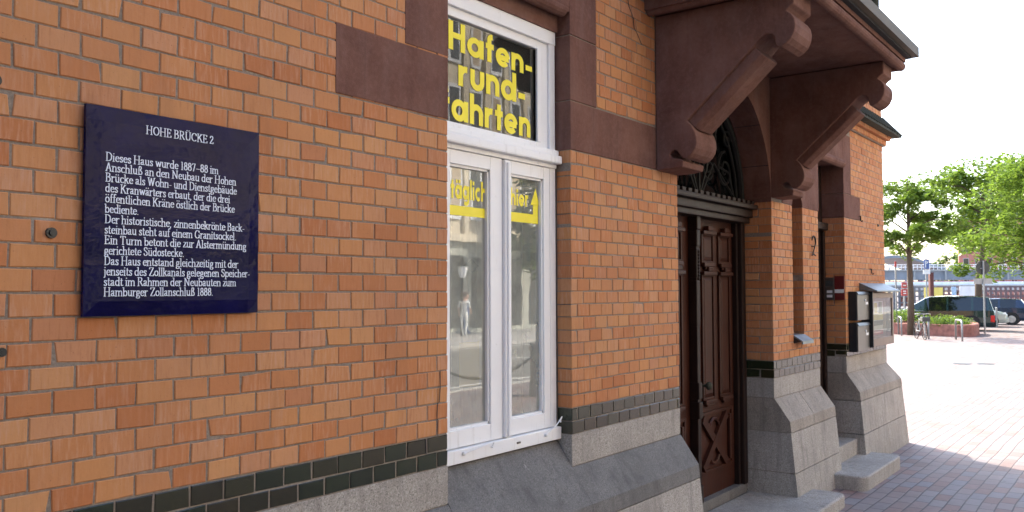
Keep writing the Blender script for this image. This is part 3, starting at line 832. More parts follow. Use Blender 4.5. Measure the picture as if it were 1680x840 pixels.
# ------------------------------------------------------------------ main door
dl = MB()
DY = .33
dl.box(4.60, 6.45, DY, DY + .05, -1.06, 1.36, 0)
dl.bbox(4.60, 4.66, .255, .34, -1.06, 1.36, .006, 1); dl.bbox(6.40, 6.488, .25, .345, -1.06, 1.36, .01, 1)
dl.bbox(6.36, 6.40, .285, .335, -1.06, 1.34, .006, 1)
dl.bbox(4.6, 6.49, .262, .36, -1.24, -1.055, .006, 2)
door = dl.build('door', ['wood', 'wood_dark', 'granite_dark'], house)
def moulding(mb, x0, x1, z0, z1, wd=.022, y0=DY - .018, y1=DY - .001):
    for (a, b, c, d) in ((x0, x0 + wd, z0, z1), (x1 - wd, x1, z0, z1), (x0 + wd, x1 - wd, z1 - wd, z1), (x0 + wd, x1 - wd, z0, z0 + wd)):
        mb.bbox(a, b, y0, y1, c, d, .005)
def panel(x0, x1, z0, z1, arched=False):
    mb = MB(); moulding(mb, x0, x1, z0, z1)
    mb.add([(x0 + .022, DY - .002, z0 + .022), (x1 - .022, DY - .002, z0 + .022), (x1 - .022, DY - .002, z1 - .022), (x0 + .022, DY - .002, z1 - .022),
            (x0 + .055, DY - .016, z0 + .055), (x1 - .055, DY - .016, z0 + .055), (x1 - .055, DY - .016, z1 - .055), (x0 + .055, DY - .016, z1 - .055)],
           [(0, 1, 5, 4), (1, 2, 6, 5), (2, 3, 7, 6), (3, 0, 4, 7), (4, 5, 6, 7)])
    if arched:
        xm = (x0 + x1) / 2
        mb.bbox(x0 - .012, x1 + .012, DY - .045, DY - .002, z1 - .012, z1 + .018, .006)
        mb.bbox(xm - .05, xm + .05, DY - .05, DY - .002, z1 + .018, z1 + .06, .01)
        mb.bbox(x0 + .01, x1 - .01, DY - .04, DY - .002, z0 - .03, z0 + .004, .008)
        mb.bbox(x0 + .05, x1 - .05, DY - .03, DY - .002, z0 - .055, z0 - .03, .008)
    mb.build('door_panel', 'wood', door)
for (xa, xb) in ((5.68, 5.93), (6.03, 6.28), (4.80, 5.05), (5.08, 5.30)):
    panel(xa, xb, .93, 1.19, True); panel(xa, xb, -.24, .84, True)
for (xa, xb) in ((5.60, 6.30), (4.74, 5.34)):
    mb = MB(); za, zb = -.86, -.34; moulding(mb, xa, xb, za, zb, .03)
    for (p, q) in (((xa + .05, za + .05), (xb - .16, zb - .05)), ((xa + .05, zb - .05), (xb - .16, za + .05))):
        d = Vector((q[0] - p[0], q[1] - p[1])).normalized(); nn = Vector((-d.y, d.x)) * .035
        P = [(p[0] + nn.x, p[1] + nn.y), (q[0] + nn.x, q[1] + nn.y), (q[0] - nn.x, q[1] - nn.y), (p[0] - nn.x, p[1] - nn.y)]
        yo = DY - .034 if p[1] < q[1] else DY - .03
        mb.prism(P, 'y', yo, DY - .001)
    mb.bbox(xb - .10, xb - .06, DY - .03, DY - .001, za + .06, zb - .06, .006)
    xm = (xa + xb - .11) / 2
    for sg_ in (1, -1):
        pts = [(xm + .10 * math.cos(R(a)), DY - .012, (za + zb) / 2 + sg_ * (.10 + .09 * math.sin(R(a)))) for a in range(20, 161, 20)]
        mb.tube(pts, .016, 6)
    mb.build('door_panel', 'wood', door)
pt = MB()      # carved post between the two leaves
pt.bbox(5.445, 5.505, .255, DY, -1.05, .30 + .9, .008)
for (z0_, z1_, yo) in ((1.20, 1.335, .24), (1.06, 1.20, .245), (.80, 1.05, .25), (.40, .78, .252), (-.20, -.06, .242), (-.36, -.22, .24), (-1.05, -.90, .24)):
    pt.bbox(5.44, 5.51, yo, DY, z0_, z1_, .012)
for k in range(9): pt.sphere((5.475, .255, 1.02 - k * .028), .017)
pt.build('door_post', 'wood_dark', door)
kn = MB(); kn.tube([(5.66, DY, -.105), (5.66, DY - .055, -.105)], .010, 10); kn.sphere((5.66, DY - .075, -.105), .036, 0, (1, .8, 1))
kn.build('door_knob', 'verdigris', door)
pl = MB(); pl.bbox(5.555, 5.61, DY - .008, DY, -.35, .22, .003); pl.build('door_plate', 'copper', door)
# transom bar and fanlight
tr = MB()
tr.bbox(4.60, 6.49, .17, .36, 1.36, 1.43, .012); tr.bbox(4.60, 6.489, .12, .36, 1.43, 1.475, .014); tr.bbox(4.60, 6.488, .20, .36, 1.31, 1.36, .01)
for k in range(17): tr.bbox(4.62 + k * .11, 4.685 + k * .11, .135, .20, 1.476, 1.505, .006)
tr.build('door_transom', 'wood_dark', house)
fg = MB()
fg.prism([(cx + .93 * math.cos(a), 1.50 + .95 * math.sin(a)) for a in [math.pi * k / 24 for k in range(25)]], 'y', .335, .34)
fan = fg.build('fanlight', 'carglass', house)
fi = MB()
def arcY(r_, a0, a1, n=20, y=.27, c=(5.54, 1.505)): return [(c[0] + r_ * math.cos(R(a0 + (a1 - a0) * k / n)), y, c[1] + r_ * math.sin(R(a0 + (a1 - a0) * k / n))) for k in range(n + 1)]
fi.tube(arcY(.915, 0, 180), .035, 8); fi.tube(arcY(.80, 0, 180), .014, 6)
def spiral(c, r0, a0, turns, y=.27):
    pts = []
    for k in range(36):
        t_ = k / 35; r_ = r0 * (1 - .85 * t_); a = R(a0 + 360 * turns * t_)
        pts.append((c[0] + r_ * math.cos(a), y, c[1] + r_ * math.sin(a)))
    fi.tube(pts, [.013 * (1 - .5 * k / 35) for k in range(36)], 6)
for sx in (1, -1):
    for (dx, dz, r0, a0) in ((.55, .24, .17, 90), (.27, .52, .15, 60), (.20, .22, .12, 120), (.60, .52, .09, 0)):
        spiral((5.54 + sx * dx, 1.52 + dz), r0, a0 if sx > 0 else 180 - a0, 1.6 * sx)
    fi.tube([(5.54 + sx * .05, .27, 1.51), (5.54 + sx * .30, .27, 1.80), (5.54 + sx * .70, .27, 1.56)], .011, 6)
    fi.tube([(5.54 + sx * .02, .27, 1.51), (5.54 + sx * .42, .27, 2.18)], .011, 6)
    fi.tube([(5.54 + sx * .75, .27, 1.51), (5.54 + sx * .62, .27, 1.75), (5.54 + sx * .42, .27, 1.78)], .011, 6)
fi.tube([(5.54, .27, 1.50), (5.54, .27, 2.32)], .014, 6)
fi.build('iron_grille', 'iron', fan)
# second door (narrow, mostly hidden)
d2 = MB(); d2.box(7.815, 8.77, .242, .30, -1.24, 2.12, 0); d2.bbox(7.82, 8.75, .17, .26, 1.37, 1.45, .012, 0); d2.bbox(8.68, 8.752, .21, .25, -1.0, 1.36, .006, 0)
d2.bbox(7.82, 8.748, -.10, .26, -1.24, -.93, .012, 1)
d2.build('side_door', ['wood_dark', 'granite'], house)
# wall fittings
def anchor(x, z, r_=.017):
    a = MB(); a.disc((x, .002, z), (0, -1, 0), r_, .012, 20); a.disc((x, -.008, z), (0, -1, 0), r_ * .55, .008, 16); a.build('wall_anchor', 'anthracite', house)
anchor(.124, .882); anchor(-.016, .514, .014); anchor(10.19, 1.502, .018); anchor(-.052, 1.335, .02)
for (x, z) in ((9.347, 1.53), (9.78, .92)):
    h_ = MB(); h_.tube([(x, 0, z + .03), (x, -.02, z + .03), (x, -.022, z - .02), (x, -.035, z - .035), (x, -.045, z - .02)], .007, 7); h_.build('wall_hook', 'iron', house)
# house number
nm = MB()
pts = arcp(7.611, 1.185, .055, .055, 170, -35, 12) + [(7.60, 1.09), (7.556, 1.045)]
for k, (a, b) in enumerate(zip(pts[:-1], pts[1:])): pass
nm.tube([(x, -.022, z) for x, z in pts], [.005 + .004 * math.sin(math.pi * k / (len(pts) - 1)) for k in range(len(pts))], 8)
nm.tube([(7.550, -.022, 1.047), (7.60, -.022, 1.060), (7.672, -.022, 1.042)], [.005, .008, .004], 8)
nm.tube([(7.60, 0, 1.14), (7.62, -.022, 1.135)], .005, 6)
nm.build('house_number', 'iron', house)

# ------------------------------------------------------------------ blue plaque with its text
plq = thing('plaque', 'blue enamel plaque with pale German text on the brick wall', 'plaque', (.555, -.002, .614 + G))
pb = MB()
bm = bmesh.new(); bmesh.ops.create_grid(bm, x_segments=14, y_segments=14, size=.5)
for v in bm.verts:
    u, t_ = v.co.x * 2, v.co.y * 2
    bulge = .010 * (1 - max(abs(u), abs(t_)) ** 8)
    v.co = Vector((.555 + u * .3375, -.0265 - bulge, .962 + t_ * .347))
pb.bm(bm); pb.box(.2175, .8925, -.026, -.012, .615, 1.309)
for (x, z) in ((.25, .66), (.86, .66), (.25, 1.26), (.86, 1.26)): pb.tube([(x, -.013, z), (x, .004, z)], .015, 10)
pb.build('plate', 'plaque', plq, smooth=False, recalc=True)

# serif letters: broad-nib strokes (thick stems, thin bars), units of cap height
def cat(pts, n=6):
    if len(pts) < 3: return pts
    P = [pts[0]] + list(pts) + [pts[-1]]; out = []
    for i in range(1, len(P) - 2):
        p0, p1, p2, p3 = P[i - 1], P[i], P[i + 1], P[i + 2]
        for k in range(n):
            t_ = k / n
            out.append(tuple(.5 * (2 * p1[d] + (p2[d] - p0[d]) * t_ + (2 * p0[d] - 5 * p1[d] + 4 * p2[d] - p3[d]) * t_ ** 2 + (3 * p1[d] - p0[d] - 3 * p2[d] + p3[d]) * t_ ** 3) for d in (0, 1)))
    out.append(pts[-1]); return out
def el(cx, cy, rx, ry, a0=0, a1=360, n=16): return arcp(cx, cy, rx, ry, a0, a1, n)
X_ = .66
def stem(x, y0, y1, s0=1, s1=1, l=.13):
    s_ = [[(x, y0), (x, y1)]]
    if s0: s_.append(('s', x - l, x + l, y0))
    if s1 == 1: s_.append(('s', x - l, x + l, y1))
    if s1 == 2: s_.append(('s', x - l - .02, x, y1 - .02))
    return s_
def hline(x0, x1, y): return [('s', x0, x1, y)]
def serif(ch):
    um = []
    if ch in 'äöüÜ':
        bch = {'ä': 'a', 'ö': 'o', 'ü': 'u', 'Ü': 'U'}[ch]; adv, s_ = serif(bch); yy = 1.17 if ch == 'Ü' else .88
        c = adv / 2 - .03
        return adv, s_ + [[(c - .13, yy - .03), (c - .13, yy + .03)], [(c + .13, yy - .03), (c + .13, yy + .03)]]
    if ch == 'a': return .52, [cat([(.07, .50), (.14, .60), (.24, .62), (.33, .53), (.33, .1), (.37, .04), (.46, .06)]), cat([(.33, .38), (.18, .32), (.07, .22), (.08, .07), (.18, .03), (.33, .12)])]
    if ch == 'b': return .58, stem(.10, 0, 1.0, 0, 2) + [el(.30, .32, .20, .30, 150, -150)]
    if ch == 'c': return .50, [el(.27, .32, .20, .30, 45, 315)]
    if ch == 'd': return .60, stem(.46, 0, 1.0, 0, 2) + [el(.27, .32, .20, .30, 30, 330)] + hline(.46, .58, .015)
    if ch == 'e': return .52, [el(.27, .32, .20, .30, 10, 320)] + hline(.08, .46, .36)
    if ch == 'f': return .36, [cat([(.36, .95), (.28, 1.0), (.18, .90), (.16, .70)]) + [(.16, 0)]] + hline(.03, .34, .63) + hline(.03, .32, .02)
    if ch == 'g': return .52, [el(.24, .42, .15, .21), cat([(.14, .24), (.08, .14), (.14, .06), (.34, .04), (.44, -.06), (.38, -.22), (.20, -.26), (.07, -.20), (.08, -.08), (.16, .03)])] + hline(.34, .48, .60)
    if ch == 'h': return .60, stem(.10, 0, 1.0, 1, 2) + [cat([(.10, .48), (.22, .60), (.36, .61), (.44, .50), (.45, .36)]) + [(.45, 0)]] + hline(.33, .57, .02)
    if ch == 'i': return .29, stem(.13, 0, .64, 1, 2) + [[(.13, .86), (.13, .92)]]
    if ch == 'j': return .28, [cat([(.14, .62), (.14, 0.), (.12, -.18), (.02, -.26)])] + hline(.02, .14, .62) + [[(.14, .86), (.14, .92)]]
    if ch == 'k': return .58, stem(.10, 0, 1.0, 1, 2) + [[(.12, .30), (.40, .62)], [(.24, .40), (.47, .02)]] + hline(.30, .52, .63) + hline(.38, .58, .02)
    if ch == 'l': return .29, stem(.13, 0, 1.0, 1, 2)
    if ch == 'm': return .90, stem(.10, 0, .64, 1, 2) + [cat([(.10, .48), (.22, .60), (.34, .61), (.42, .50), (.43, .36)]) + [(.43, 0)], cat([(.43, .48), (.55, .60), (.67, .61), (.75, .50), (.76, .36)]) + [(.76, 0)]] + hline(.34, .53, .02) + hline(.66, .88, .02)
    if ch == 'n': return .60, stem(.10, 0, .64, 1, 2) + [cat([(.10, .48), (.22, .60), (.36, .61), (.44, .50), (.45, .36)]) + [(.45, 0)]] + hline(.33, .57, .02)
    if ch == 'o': return .56, [el(.28, .32, .21, .30)]
    if ch == 'p': return .58, stem(.10, -.27, .64, 1, 2) + [el(.30, .32, .20, .30, 150, -150)]
    if ch == 'r': return .43, stem(.10, 0, .64, 1, 2) + [cat([(.10, .42), (.20, .56), (.30, .62), (.38, .58)])]
    if ch == 's': return .42, [cat([(.34, .50), (.28, .61), (.16, .61), (.09, .50), (.15, .38), (.28, .28), (.33, .15), (.26, .03), (.13, .02), (.06, .14)])]
    if ch == 't': return .36, [cat([(.15, .84), (.15, .5), (.15, .12), (.22, .03), (.33, .08)])] + hline(.02, .32, .63)
    if ch == 'u': return .60, [[(.12, .64), (.12, .3)] + cat([(.12, .2), (.18, .05), (.30, .03), (.45, .16)])[1:], [(.45, .64), (.45, 0)]] + hline(.02, .12, .63) + hline(.35, .45, .63) + hline(.45, .57, .015)
    if ch == 'w': return .80, [[(.10, .62), (.25, .03), (.40, .58), (.55, .03), (.70, .62)]] + hline(.01, .22, .63) + hline(.60, .79, .63)
    if ch == 'z': return .48, [[(.40, .60), (.08, .03)]] + hline(.06, .44, .62) + hline(.04, .44, .02) + [[(.43, .03), (.44, .14)]]
    if ch == 'ß': return .62, [[(.14, 0)] + cat([(.14, .7), (.20, .96), (.34, .98), (.42, .84), (.36, .66), (.30, .56), (.40, .44), (.50, .28), (.46, .08), (.34, .02), (.26, .08)])] + hline(.02, .24, .02)
    if ch == 'A': return .74, [[(.10, .03), (.35, .98), (.60, .03)]] + hline(.20, .50, .36) + hline(.0, .22, .02) + hline(.48, .74, .02)
    if ch == 'B': return .68, stem(.15, 0, 1) + [cat([(.15, .98), (.40, .98), (.50, .86), (.47, .64), (.30, .54), (.15, .53)]), cat([(.30, .54), (.50, .48), (.57, .28), (.48, .06), (.30, .02), (.15, .02)])]
    if ch == 'C': return .74, [el(.40, .50, .32, .48, 45, 315)] + [[(.64, .70), (.64, .92)]]
    if ch == 'D': return .78, stem(.15, 0, 1) + [cat([(.15, .98), (.42, .96), (.62, .76), (.65, .50), (.62, .24), (.42, .04), (.15, .02)])]
    if ch == 'E': return .66, stem(.15, 0, 1) + hline(.15, .54, .98) + hline(.15, .58, .02) + hline(.15, .42, .52) + [[(.53, .82), (.53, .96)], [(.57, .04), (.57, .20)], [(.42, .44), (.42, .60)]]
    if ch == 'G': return .80, [el(.40, .50, .32, .48, 45, 330), [(.66, .06), (.66, .40)]] + hline(.52, .78, .42) + [[(.64, .72), (.64, .92)]]
    if ch == 'H': return .84, stem(.15, 0, 1) + stem(.66, 0, 1) + hline(.15, .66, .52)
    if ch == 'K': return .78, stem(.15, 0, 1) + [[(.17, .42), (.58, .97)], [(.32, .60), (.64, .03)]] + hline(.46, .72, .98) + hline(.50, .78, .02)
    if ch == 'N': return .84, [[(.15, 0), (.15, .98), (.66, .04), (.66, 1)]] + hline(.02, .28, .02) + hline(.53, .79, .98) + hline(.02, .15, .98)
    if ch == 'O': return .80, [el(.40, .50, .32, .48)]
    if ch == 'R': return .74, stem(.15, 0, 1) + [cat([(.15, .98), (.42, .97), (.54, .82), (.50, .60), (.34, .51), (.15, .50)]), [(.34, .50), (.62, .03)]] + hline(.54, .74, .02)
    if ch == 'S': return .60, [cat([(.48, .78), (.42, .94), (.26, .98), (.12, .86), (.14, .66), (.34, .50), (.48, .34), (.46, .12), (.30, .02), (.14, .08), (.08, .26)])]
    if ch == 'T': return .68, stem(.33, 0, 1, 1, 0) + hline(.04, .62, .98) + [[(.06, .82), (.06, .96)], [(.61, .82), (.61, .96)]]
    if ch == 'U': return .80, [[(.15, .98), (.15, .4)] + cat([(.15, .3), (.24, .06), (.42, .02), (.58, .10), (.64, .32)])[1:] + [(.64, .98)]] + hline(.02, .28, .98) + hline(.53, .76, .98)
    if ch == 'W': return 1.0, [[(.12, .97), (.30, .04), (.48, .92), (.66, .04), (.86, .97)]] + hline(.0, .26, .98) + hline(.74, 1.0, .98)
    if ch == 'Z': return .68, [[(.56, .95), (.10, .04)]] + hline(.08, .60, .98) + hline(.06, .60, .02) + [[(.09, .82), (.09, .96)], [(.60, .04), (.60, .20)]]
    if ch == '1': return .42, stem(.22, 0, .97, 1, 2)
    if ch == '2': return .54, [cat([(.08, .74), (.14, .92), (.28, .97), (.41, .86), (.40, .66), (.24, .36), (.07, .05)])] + hline(.06, .46, .03) + [[(.46, .04), (.48, .18)]]
    if ch == '7': return .52, [[(.42, .94), (.20, 0)]] + hline(.07, .46, .95) + [[(.08, .80), (.08, .93)]]
    if ch == '8': return .54, [el(.26, .74, .15, .22), el(.26, .27, .19, .25)]
    if ch == ',': return .24, [[(.11, .05), (.06, -.14)]]
    if ch == '.': return .24, [[(.11, .03), (.11, .06)]]
    if ch == '-': return .36, hline(.04, .30, .30)
    if ch == '–': return .60, hline(.04, .52, .32)
    return .26, []
def hull_rects(mb, p, q, wx, wy, y, fx, fz):
    pts = [(c[0] + sx * wx / 2, c[1] + sz * wy / 2) for c in (p, q) for sx in (-1, 1) for sz in (-1, 1)]
    pts = sorted(set(pts)); lo, hi = [], []
    cr = lambda o, a, b: (a[0] - o[0]) * (b[1] - o[1]) - (a[1] - o[1]) * (b[0] - o[0])
    for s_ in pts:
        while len(lo) >= 2 and cr(lo[-2], lo[-1], s_) <= 0: lo.pop()
        lo.append(s_)
    for s_ in reversed(pts):
        while len(hi) >= 2 and cr(hi[-2], hi[-1], s_) <= 0: hi.pop()
        hi.append(s_)
    mb.face([(fx(a), y, fz(b)) for a, b in lo[:-1] + hi[:-1]])
def serif_line(mb, text, x0, x1, zb, cap, y):
    gl = [serif(c) for c in text]; tot = sum(g[0] for g in gl); kx = (x1 - x0) / tot; x = 0.0; k = 0
    for adv, strokes in gl:
        for s_ in strokes:
            if s_[0] == 's':
                k += 1; hull_rects(mb, (s_[1], s_[3]), (s_[2], s_[3]), .03, .06, y - .00004 * (k % 19), lambda a: x0 + (x + a) * kx, lambda b: zb + b * cap)
            else:
                for p, q in zip(s_[:-1], s_[1:]):
                    k += 1; hull_rects(mb, p, q, .116, .058, y - .00004 * (k % 19), lambda a: x0 + (x + a) * kx, lambda b: zb + b * cap)
        x += adv
lines = [("Dieses Haus wurde 1887–88 im", .706), ("Anschluß an den Neubau der Hohen", .783), ("Brücke als Wohn- und Dienstgebäude", .786), ("des Kranwärters erbaut, der die drei", .757),
         ("öffentlichen Kräne östlich der Brücke", .778), ("bediente.", .397), ("Der historistische, zinnenbekrönte Back-", .822), ("steinbau steht auf einem Granitsockel.", .786),
         ("Ein Turm betont die zur Alstermündung", .830), ("gerichtete Südostecke.", .570), ("Das Haus entstand gleichzeitig mit der", .795), ("jenseits des Zollkanals gelegenen Speicher-", .848),
         ("stadt im Rahmen der Neubauten zum", .787), ("Hamburger Zollanschluß 1888.", .689)]
tx = MB()
TY = -.0372
serif_line(tx, "HOHE BRÜCKE 2", .419, .684, 1.236, .029, TY)
for i, (s_, xe) in enumerate(lines): serif_line(tx, s_, .279, xe, 1.1275 - i * .03435, .0285, TY)
tx.build('inscription', 'lettering', plq)

# ------------------------------------------------------------------ letter boxes, show case, bell panel, door steps
def mailbox(z0, label):
    t = thing('mail_box', label, 'letter box', (9.1, 0, z0 + G), group='steel letter boxes on the corner pier')
    b = MB(); b.bbox(8.845, 9.345, -.088, -.004, z0, z0 + .325, .004); b.build('case', 'anthracite', t)
    f = MB(); f.bbox(8.852, 9.34, -.100, -.0885, z0 + .004, z0 + .285, .004); f.build('front', 'steel', t)
    fl = MB(); fl.prism([(-.112, z0 + .292), (-.096, z0 + .322), (-.088, z0 + .322), (-.0885, z0 + .288)], 'x', 8.852, 9.34); fl.build('flap', 'steel', t)
    lk = MB(); lk.disc((9.16, -.099, z0 + .225), (0, -1, 0), .012, .01, 14); lk.bbox(9.18, 9.28, -.103, -.0985, z0 + .175, z0 + .205, .002); lk.build('lock', 'white', t)
mailbox(.355, 'steel and black letter box on the corner pier, upper of the two')
mailbox(.005, 'steel and black letter box on the corner pier, lower of the two')
sh = thing('show_case', 'steel framed glass notice case with poster under a sloping metal hood', 'notice case', (9.87, 0, .04 + G))
c = MB()
for (a, b, c0, c1) in ((9.375, 9.43, .035, .665), (10.30, 10.36, .035, .665), (9.43, 10.30, .60, .665), (9.43, 10.30, .035, .13)): c.bbox(a, b, -.125, -.004, c0, c1, .004)
c.build('case_frame', 'bronze', sh)
c = MB(); c.box(9.38, 10.355, -.05, -.006, .04, .66); c.build('case_back', 'bronze', sh)
c = MB(); c.bbox(9.352, 9.374, -.135, -.004, .03, .68, .003); c.build('side_panel', 'anthracite', sh)
c = MB(); c.prism([(-.004, .78), (-.20, .69), (-.20, .675), (-.004, .70)], 'x', 9.30, 10.40); c.build('hood', 'zinc', sh)
po = MB()
po.box(9.50, 10.12, -.056, -.0515, .16, .56, 0); po.box(9.50, 10.12, -.0575, -.0565, .27, .33, 1); po.box(9.50, 10.12, -.0578, -.0565, .335, .40, 2); po.box(9.50, 10.12, -.0576, -.0565, .16, .215, 3)
po.box(9.52, 9.66, -.0577, -.0565, .42, .54, 4); po.box(9.72, 9.86, -.0577, -.0565, .42, .54, 2); po.box(9.92, 10.08, -.0577, -.0565, .41, .55, 4)
po.build('poster', ['white_banner', 'anthracite', 'yellow_banner', 'redsign', 'leaf_far'], sh)
gl_ = MB(); gl_.face([(9.43, -.115, .13), (10.30, -.115, .13), (10.30, -.115, .60), (9.43, -.115, .60)]); gl_.build('pane', 'glass_single', sh)
be = thing('bell_panel', 'steel door bell panel with two name plates in the doorway', 'door bell', (8.75, .17, .587 + G))
c = MB(); c.bbox(8.728, 8.753, .115, .232, .587, .838, .003); c.build('plate', 'steel', be)
for z in (.665, .615):
    c = MB(); c.bbox(8.724, 8.7275, .135, .195, z, z + .03, .001); c.build('name_plate', 'white_banner', be)
for z in (.68, .63):
    c = MB(); c.disc((8.727, .215, z), (-1, 0, 0), .008, .006, 12); c.build('bell_button', 'anthracite', be)
c = MB(); c.bbox(8.7275, 8.7285, .13, .22, .745, .80, .0003); c.build('grille', 'sign_back', be)
rp = thing('red_plate', 'dark red enamel plate with white strip beside the bell panel', 'sign', (8.75, .05, .587 + G))
c = MB(); c.bbox(8.735, 8.753, .006, .112, .587, .855, .002); c.build('plate', 'red', rp)
c = MB(); c.bbox(8.732, 8.7345, .012, .112, .665, .705, .0008); c.build('white_strip', 'white_banner', rp)
def slab_prof(x0, x1, y0, r_, n=8):
    p = [(x0, .25), (x0, y0 + r_)]
    p += [(x0 + r_ - r_ * math.cos(R(90 * k / n)), y0 + r_ - r_ * math.sin(R(90 * k / n))) for k in range(1, n)]
    p += [(x0 + r_, y0), (x1 - r_, y0)]
    p += [(x1 - r_ + r_ * math.sin(R(90 * k / n)), y0 + r_ - r_ * math.cos(R(90 * k / n))) for k in range(1, n)]
    return p + [(x1, y0 + r_), (x1, .25)]
def step(x0, x1, y0, zt, label, r_=.10):
    s_ = MB(); s_.prism(slab_prof(x0, x1, y0, r_), 'z', -G - .02, zt)
    o = s_.build('door_step', 'granite', None, recalc=True); tag(o, label, 'step')
    bv = o.modifiers.new('worn_edges', 'BEVEL'); bv.width = .018; bv.segments = 3; bv.limit_method = 'ANGLE'; bv.angle_limit = R(50)
step(4.2, 6.92, -.50, -1.13, 'long worn granite slab in front of the carved main door')
step(7.55, 8.98, -.50, -1.10, 'short granite slab with rounded corners before the narrow second doorway')

exec_background = True
# ------------------------------------------------------------------ background: cars
def loft(mb, rings, mi=0, caps=True, mif=None):
    n = len(rings[0]); vs = [p for r_ in rings for p in r_]; i0 = len(mb.v)
    mb.v.extend([tuple(p) for p in vs])
    for i in range(len(rings) - 1):
        for k in range(n - 1):
            mb.f.append((i0 + i * n + k, i0 + i * n + k + 1, i0 + (i + 1) * n + k + 1, i0 + (i + 1) * n + k)); mb.mi.append(mif(i, k) if mif else mi)
    if caps:
        mb.f.append(tuple(i0 + k for k in range(n))[::-1]); mb.mi.append(mi)
        mb.f.append(tuple(i0 + (len(rings) - 1) * n + k for k in range(n))); mb.mi.append(mi)
def car(name, label, loc, rz, paint, L, W, stations, wheels, wr=.33, cat_='car'):
    """stations: (x from front 0..L, half width, belt z, roof z, roof half width, kind) ; front at +x"""
    t = thing(name, label, cat_, loc, rz)
    def rg(s_):
        x, hw, bz, rz_, rw = s_[:5]; X0 = L / 2 - x
        return [(X0, -hw * .93, .22), (X0, -hw, .40), (X0, -hw, .65), (X0, -hw * .985, bz), (X0, -rw, rz_ - .03), (X0, -rw * .8, rz_), (X0, 0, rz_ + .015),
                (X0, rw * .8, rz_), (X0, rw, rz_ - .03), (X0, hw * .985, bz), (X0, hw, .65), (X0, hw, .40), (X0, hw * .93, .22)]
    rings = [rg(s_) for s_ in stations]
    def mif(i, k):
        kd = stations[i][5]
        if k in (3, 8) and 's' in kd: return 1
        if k in (4, 5, 6, 7) and 'w' in kd: return 1
        return 0
    full_ = MB(); loft(full_, rings, 0, True, mif)
    body, glz = MB(), MB()
    for f_, mi in zip(full_.f, full_.mi): (glz if mi else body).face([full_.v[i] for i in f_])
    # pillars
    for i, s_ in enumerate(stations):
        if 'p' in s_[5]:
            r_ = rings[i]
            for a, b in ((3, 4), (9, 8)):
                A, B = Vector(r_[a]), Vector(r_[b]); sgn = -1 if a == 3 else 1
                body.face([A + Vector((.05, sgn * .012, 0)), A + Vector((-.05, sgn * .012, 0)), B + Vector((-.04, sgn * .012, 0)), B + Vector((.04, sgn * .012, 0))])
    body.build('body', paint, t, local=True, recalc=True); glz.build('window', 'carglass', t, local=True)
    hw = W / 2
    for x in wheels:
        for sy in (-1, 1):
            xx = L / 2 - x
            wmb = MB(); wmb.tube([(xx, sy * (hw - .20), wr), (xx, sy * (hw - .185), wr), (xx, sy * (hw + .002), wr), (xx, sy * (hw + .012), wr)], [wr * .9, wr, wr, wr * .93], 22)
            wo = wmb.build('wheel', 'tyre', t, local=True)
            rmb = MB(); rmb.disc((xx, sy * (hw + .012), wr), (0, sy, 0), wr * .62, .008, 20); rmb.build('rim', 'rim', wo, local=True)
            am = MB(); am.tube([(xx, sy * (hw - .25), wr + .02), (xx, sy * (hw + .004), wr + .02)], wr * 1.17, 24); am.build('wheel_arch', 'tyre', t, local=True)
    xb = -L / 2
    tl_z = stations[-1][2] - .12
    for sy in (-1, 1):
        lb = MB(); lb.bbox(xb - .01, xb + .16, sy * hw * .98 - .09, sy * hw * .98 + .012 * sy + .08 * (sy < 0), tl_z - .20, tl_z + .12, .02); lb.build('tail_light', 'tail', t, local=True)
        hb = MB(); hb.bbox(L / 2 - .22, L / 2 - .05, sy * hw * .78 - .12, sy * hw * .78 + .12, .58, .74, .03); hb.build('headlight', 'white_banner', t, local=True)
        mb = MB(); mb.bbox(L / 2 - stations[3][0] - .25, L / 2 - stations[3][0] - .10, sy * (hw + .10) - .07, sy * (hw + .10) + .07, stations[3][2] + .02, stations[3][2] + .17, .03); mb.build('wing_mirror', paint, t, local=True)
    bmp = MB(); bmp.bbox(xb - .06, xb + .15, -hw * .95, hw * .95, .26, .52, .04); bmp.build('bumper', 'tyre' if paint != 'white_car' else paint, t, local=True)
    bm2 = MB(); bm2.bbox(L / 2 - .12, L / 2 + .05, -hw * .93, hw * .93, .24, .50, .04); bm2.build('bumper', paint, t, local=True)
    return t
VHEAD = R(98)
van_st = [(0, .70, .60, .72, .62, ''), (.12, .90, .72, .84, .80, ''), (.95, .97, .92, 1.04, .86, ''), (1.25, .98, .97, 1.10, .84, 'w'), (2.15, .99, 1.00, 1.68, .70, 'sp'), (2.30, .99, 1.0, 1.73, .71, 's'),
          (3.10, .99, 1.01, 1.77, .73, 'sp'), (3.16, .99, 1.01, 1.77, .73, 's'), (4.15, .99, 1.02, 1.76, .73, 'sp'), (4.21, .99, 1.02, 1.76, .73, 's'), (4.80, .96, 1.03, 1.70, .70, 'p'), (4.86, .95, 1.03, 1.66, .68, 'w'), (5.03, .94, 1.0, 1.08, .84, ''), (5.06, .92, .8, .82, .80, '')]
van_st = [(a, b, c * .94, d * .935, e, f) for a, b, c, d, e, f in van_st]
car('parked_minivan', 'dark green minivan parked behind the low planter wall', (45.25, 6.05, 0), VHEAD, 'green_car', 5.06, 1.98, van_st, (.95, 4.10), .335, 'minivan')
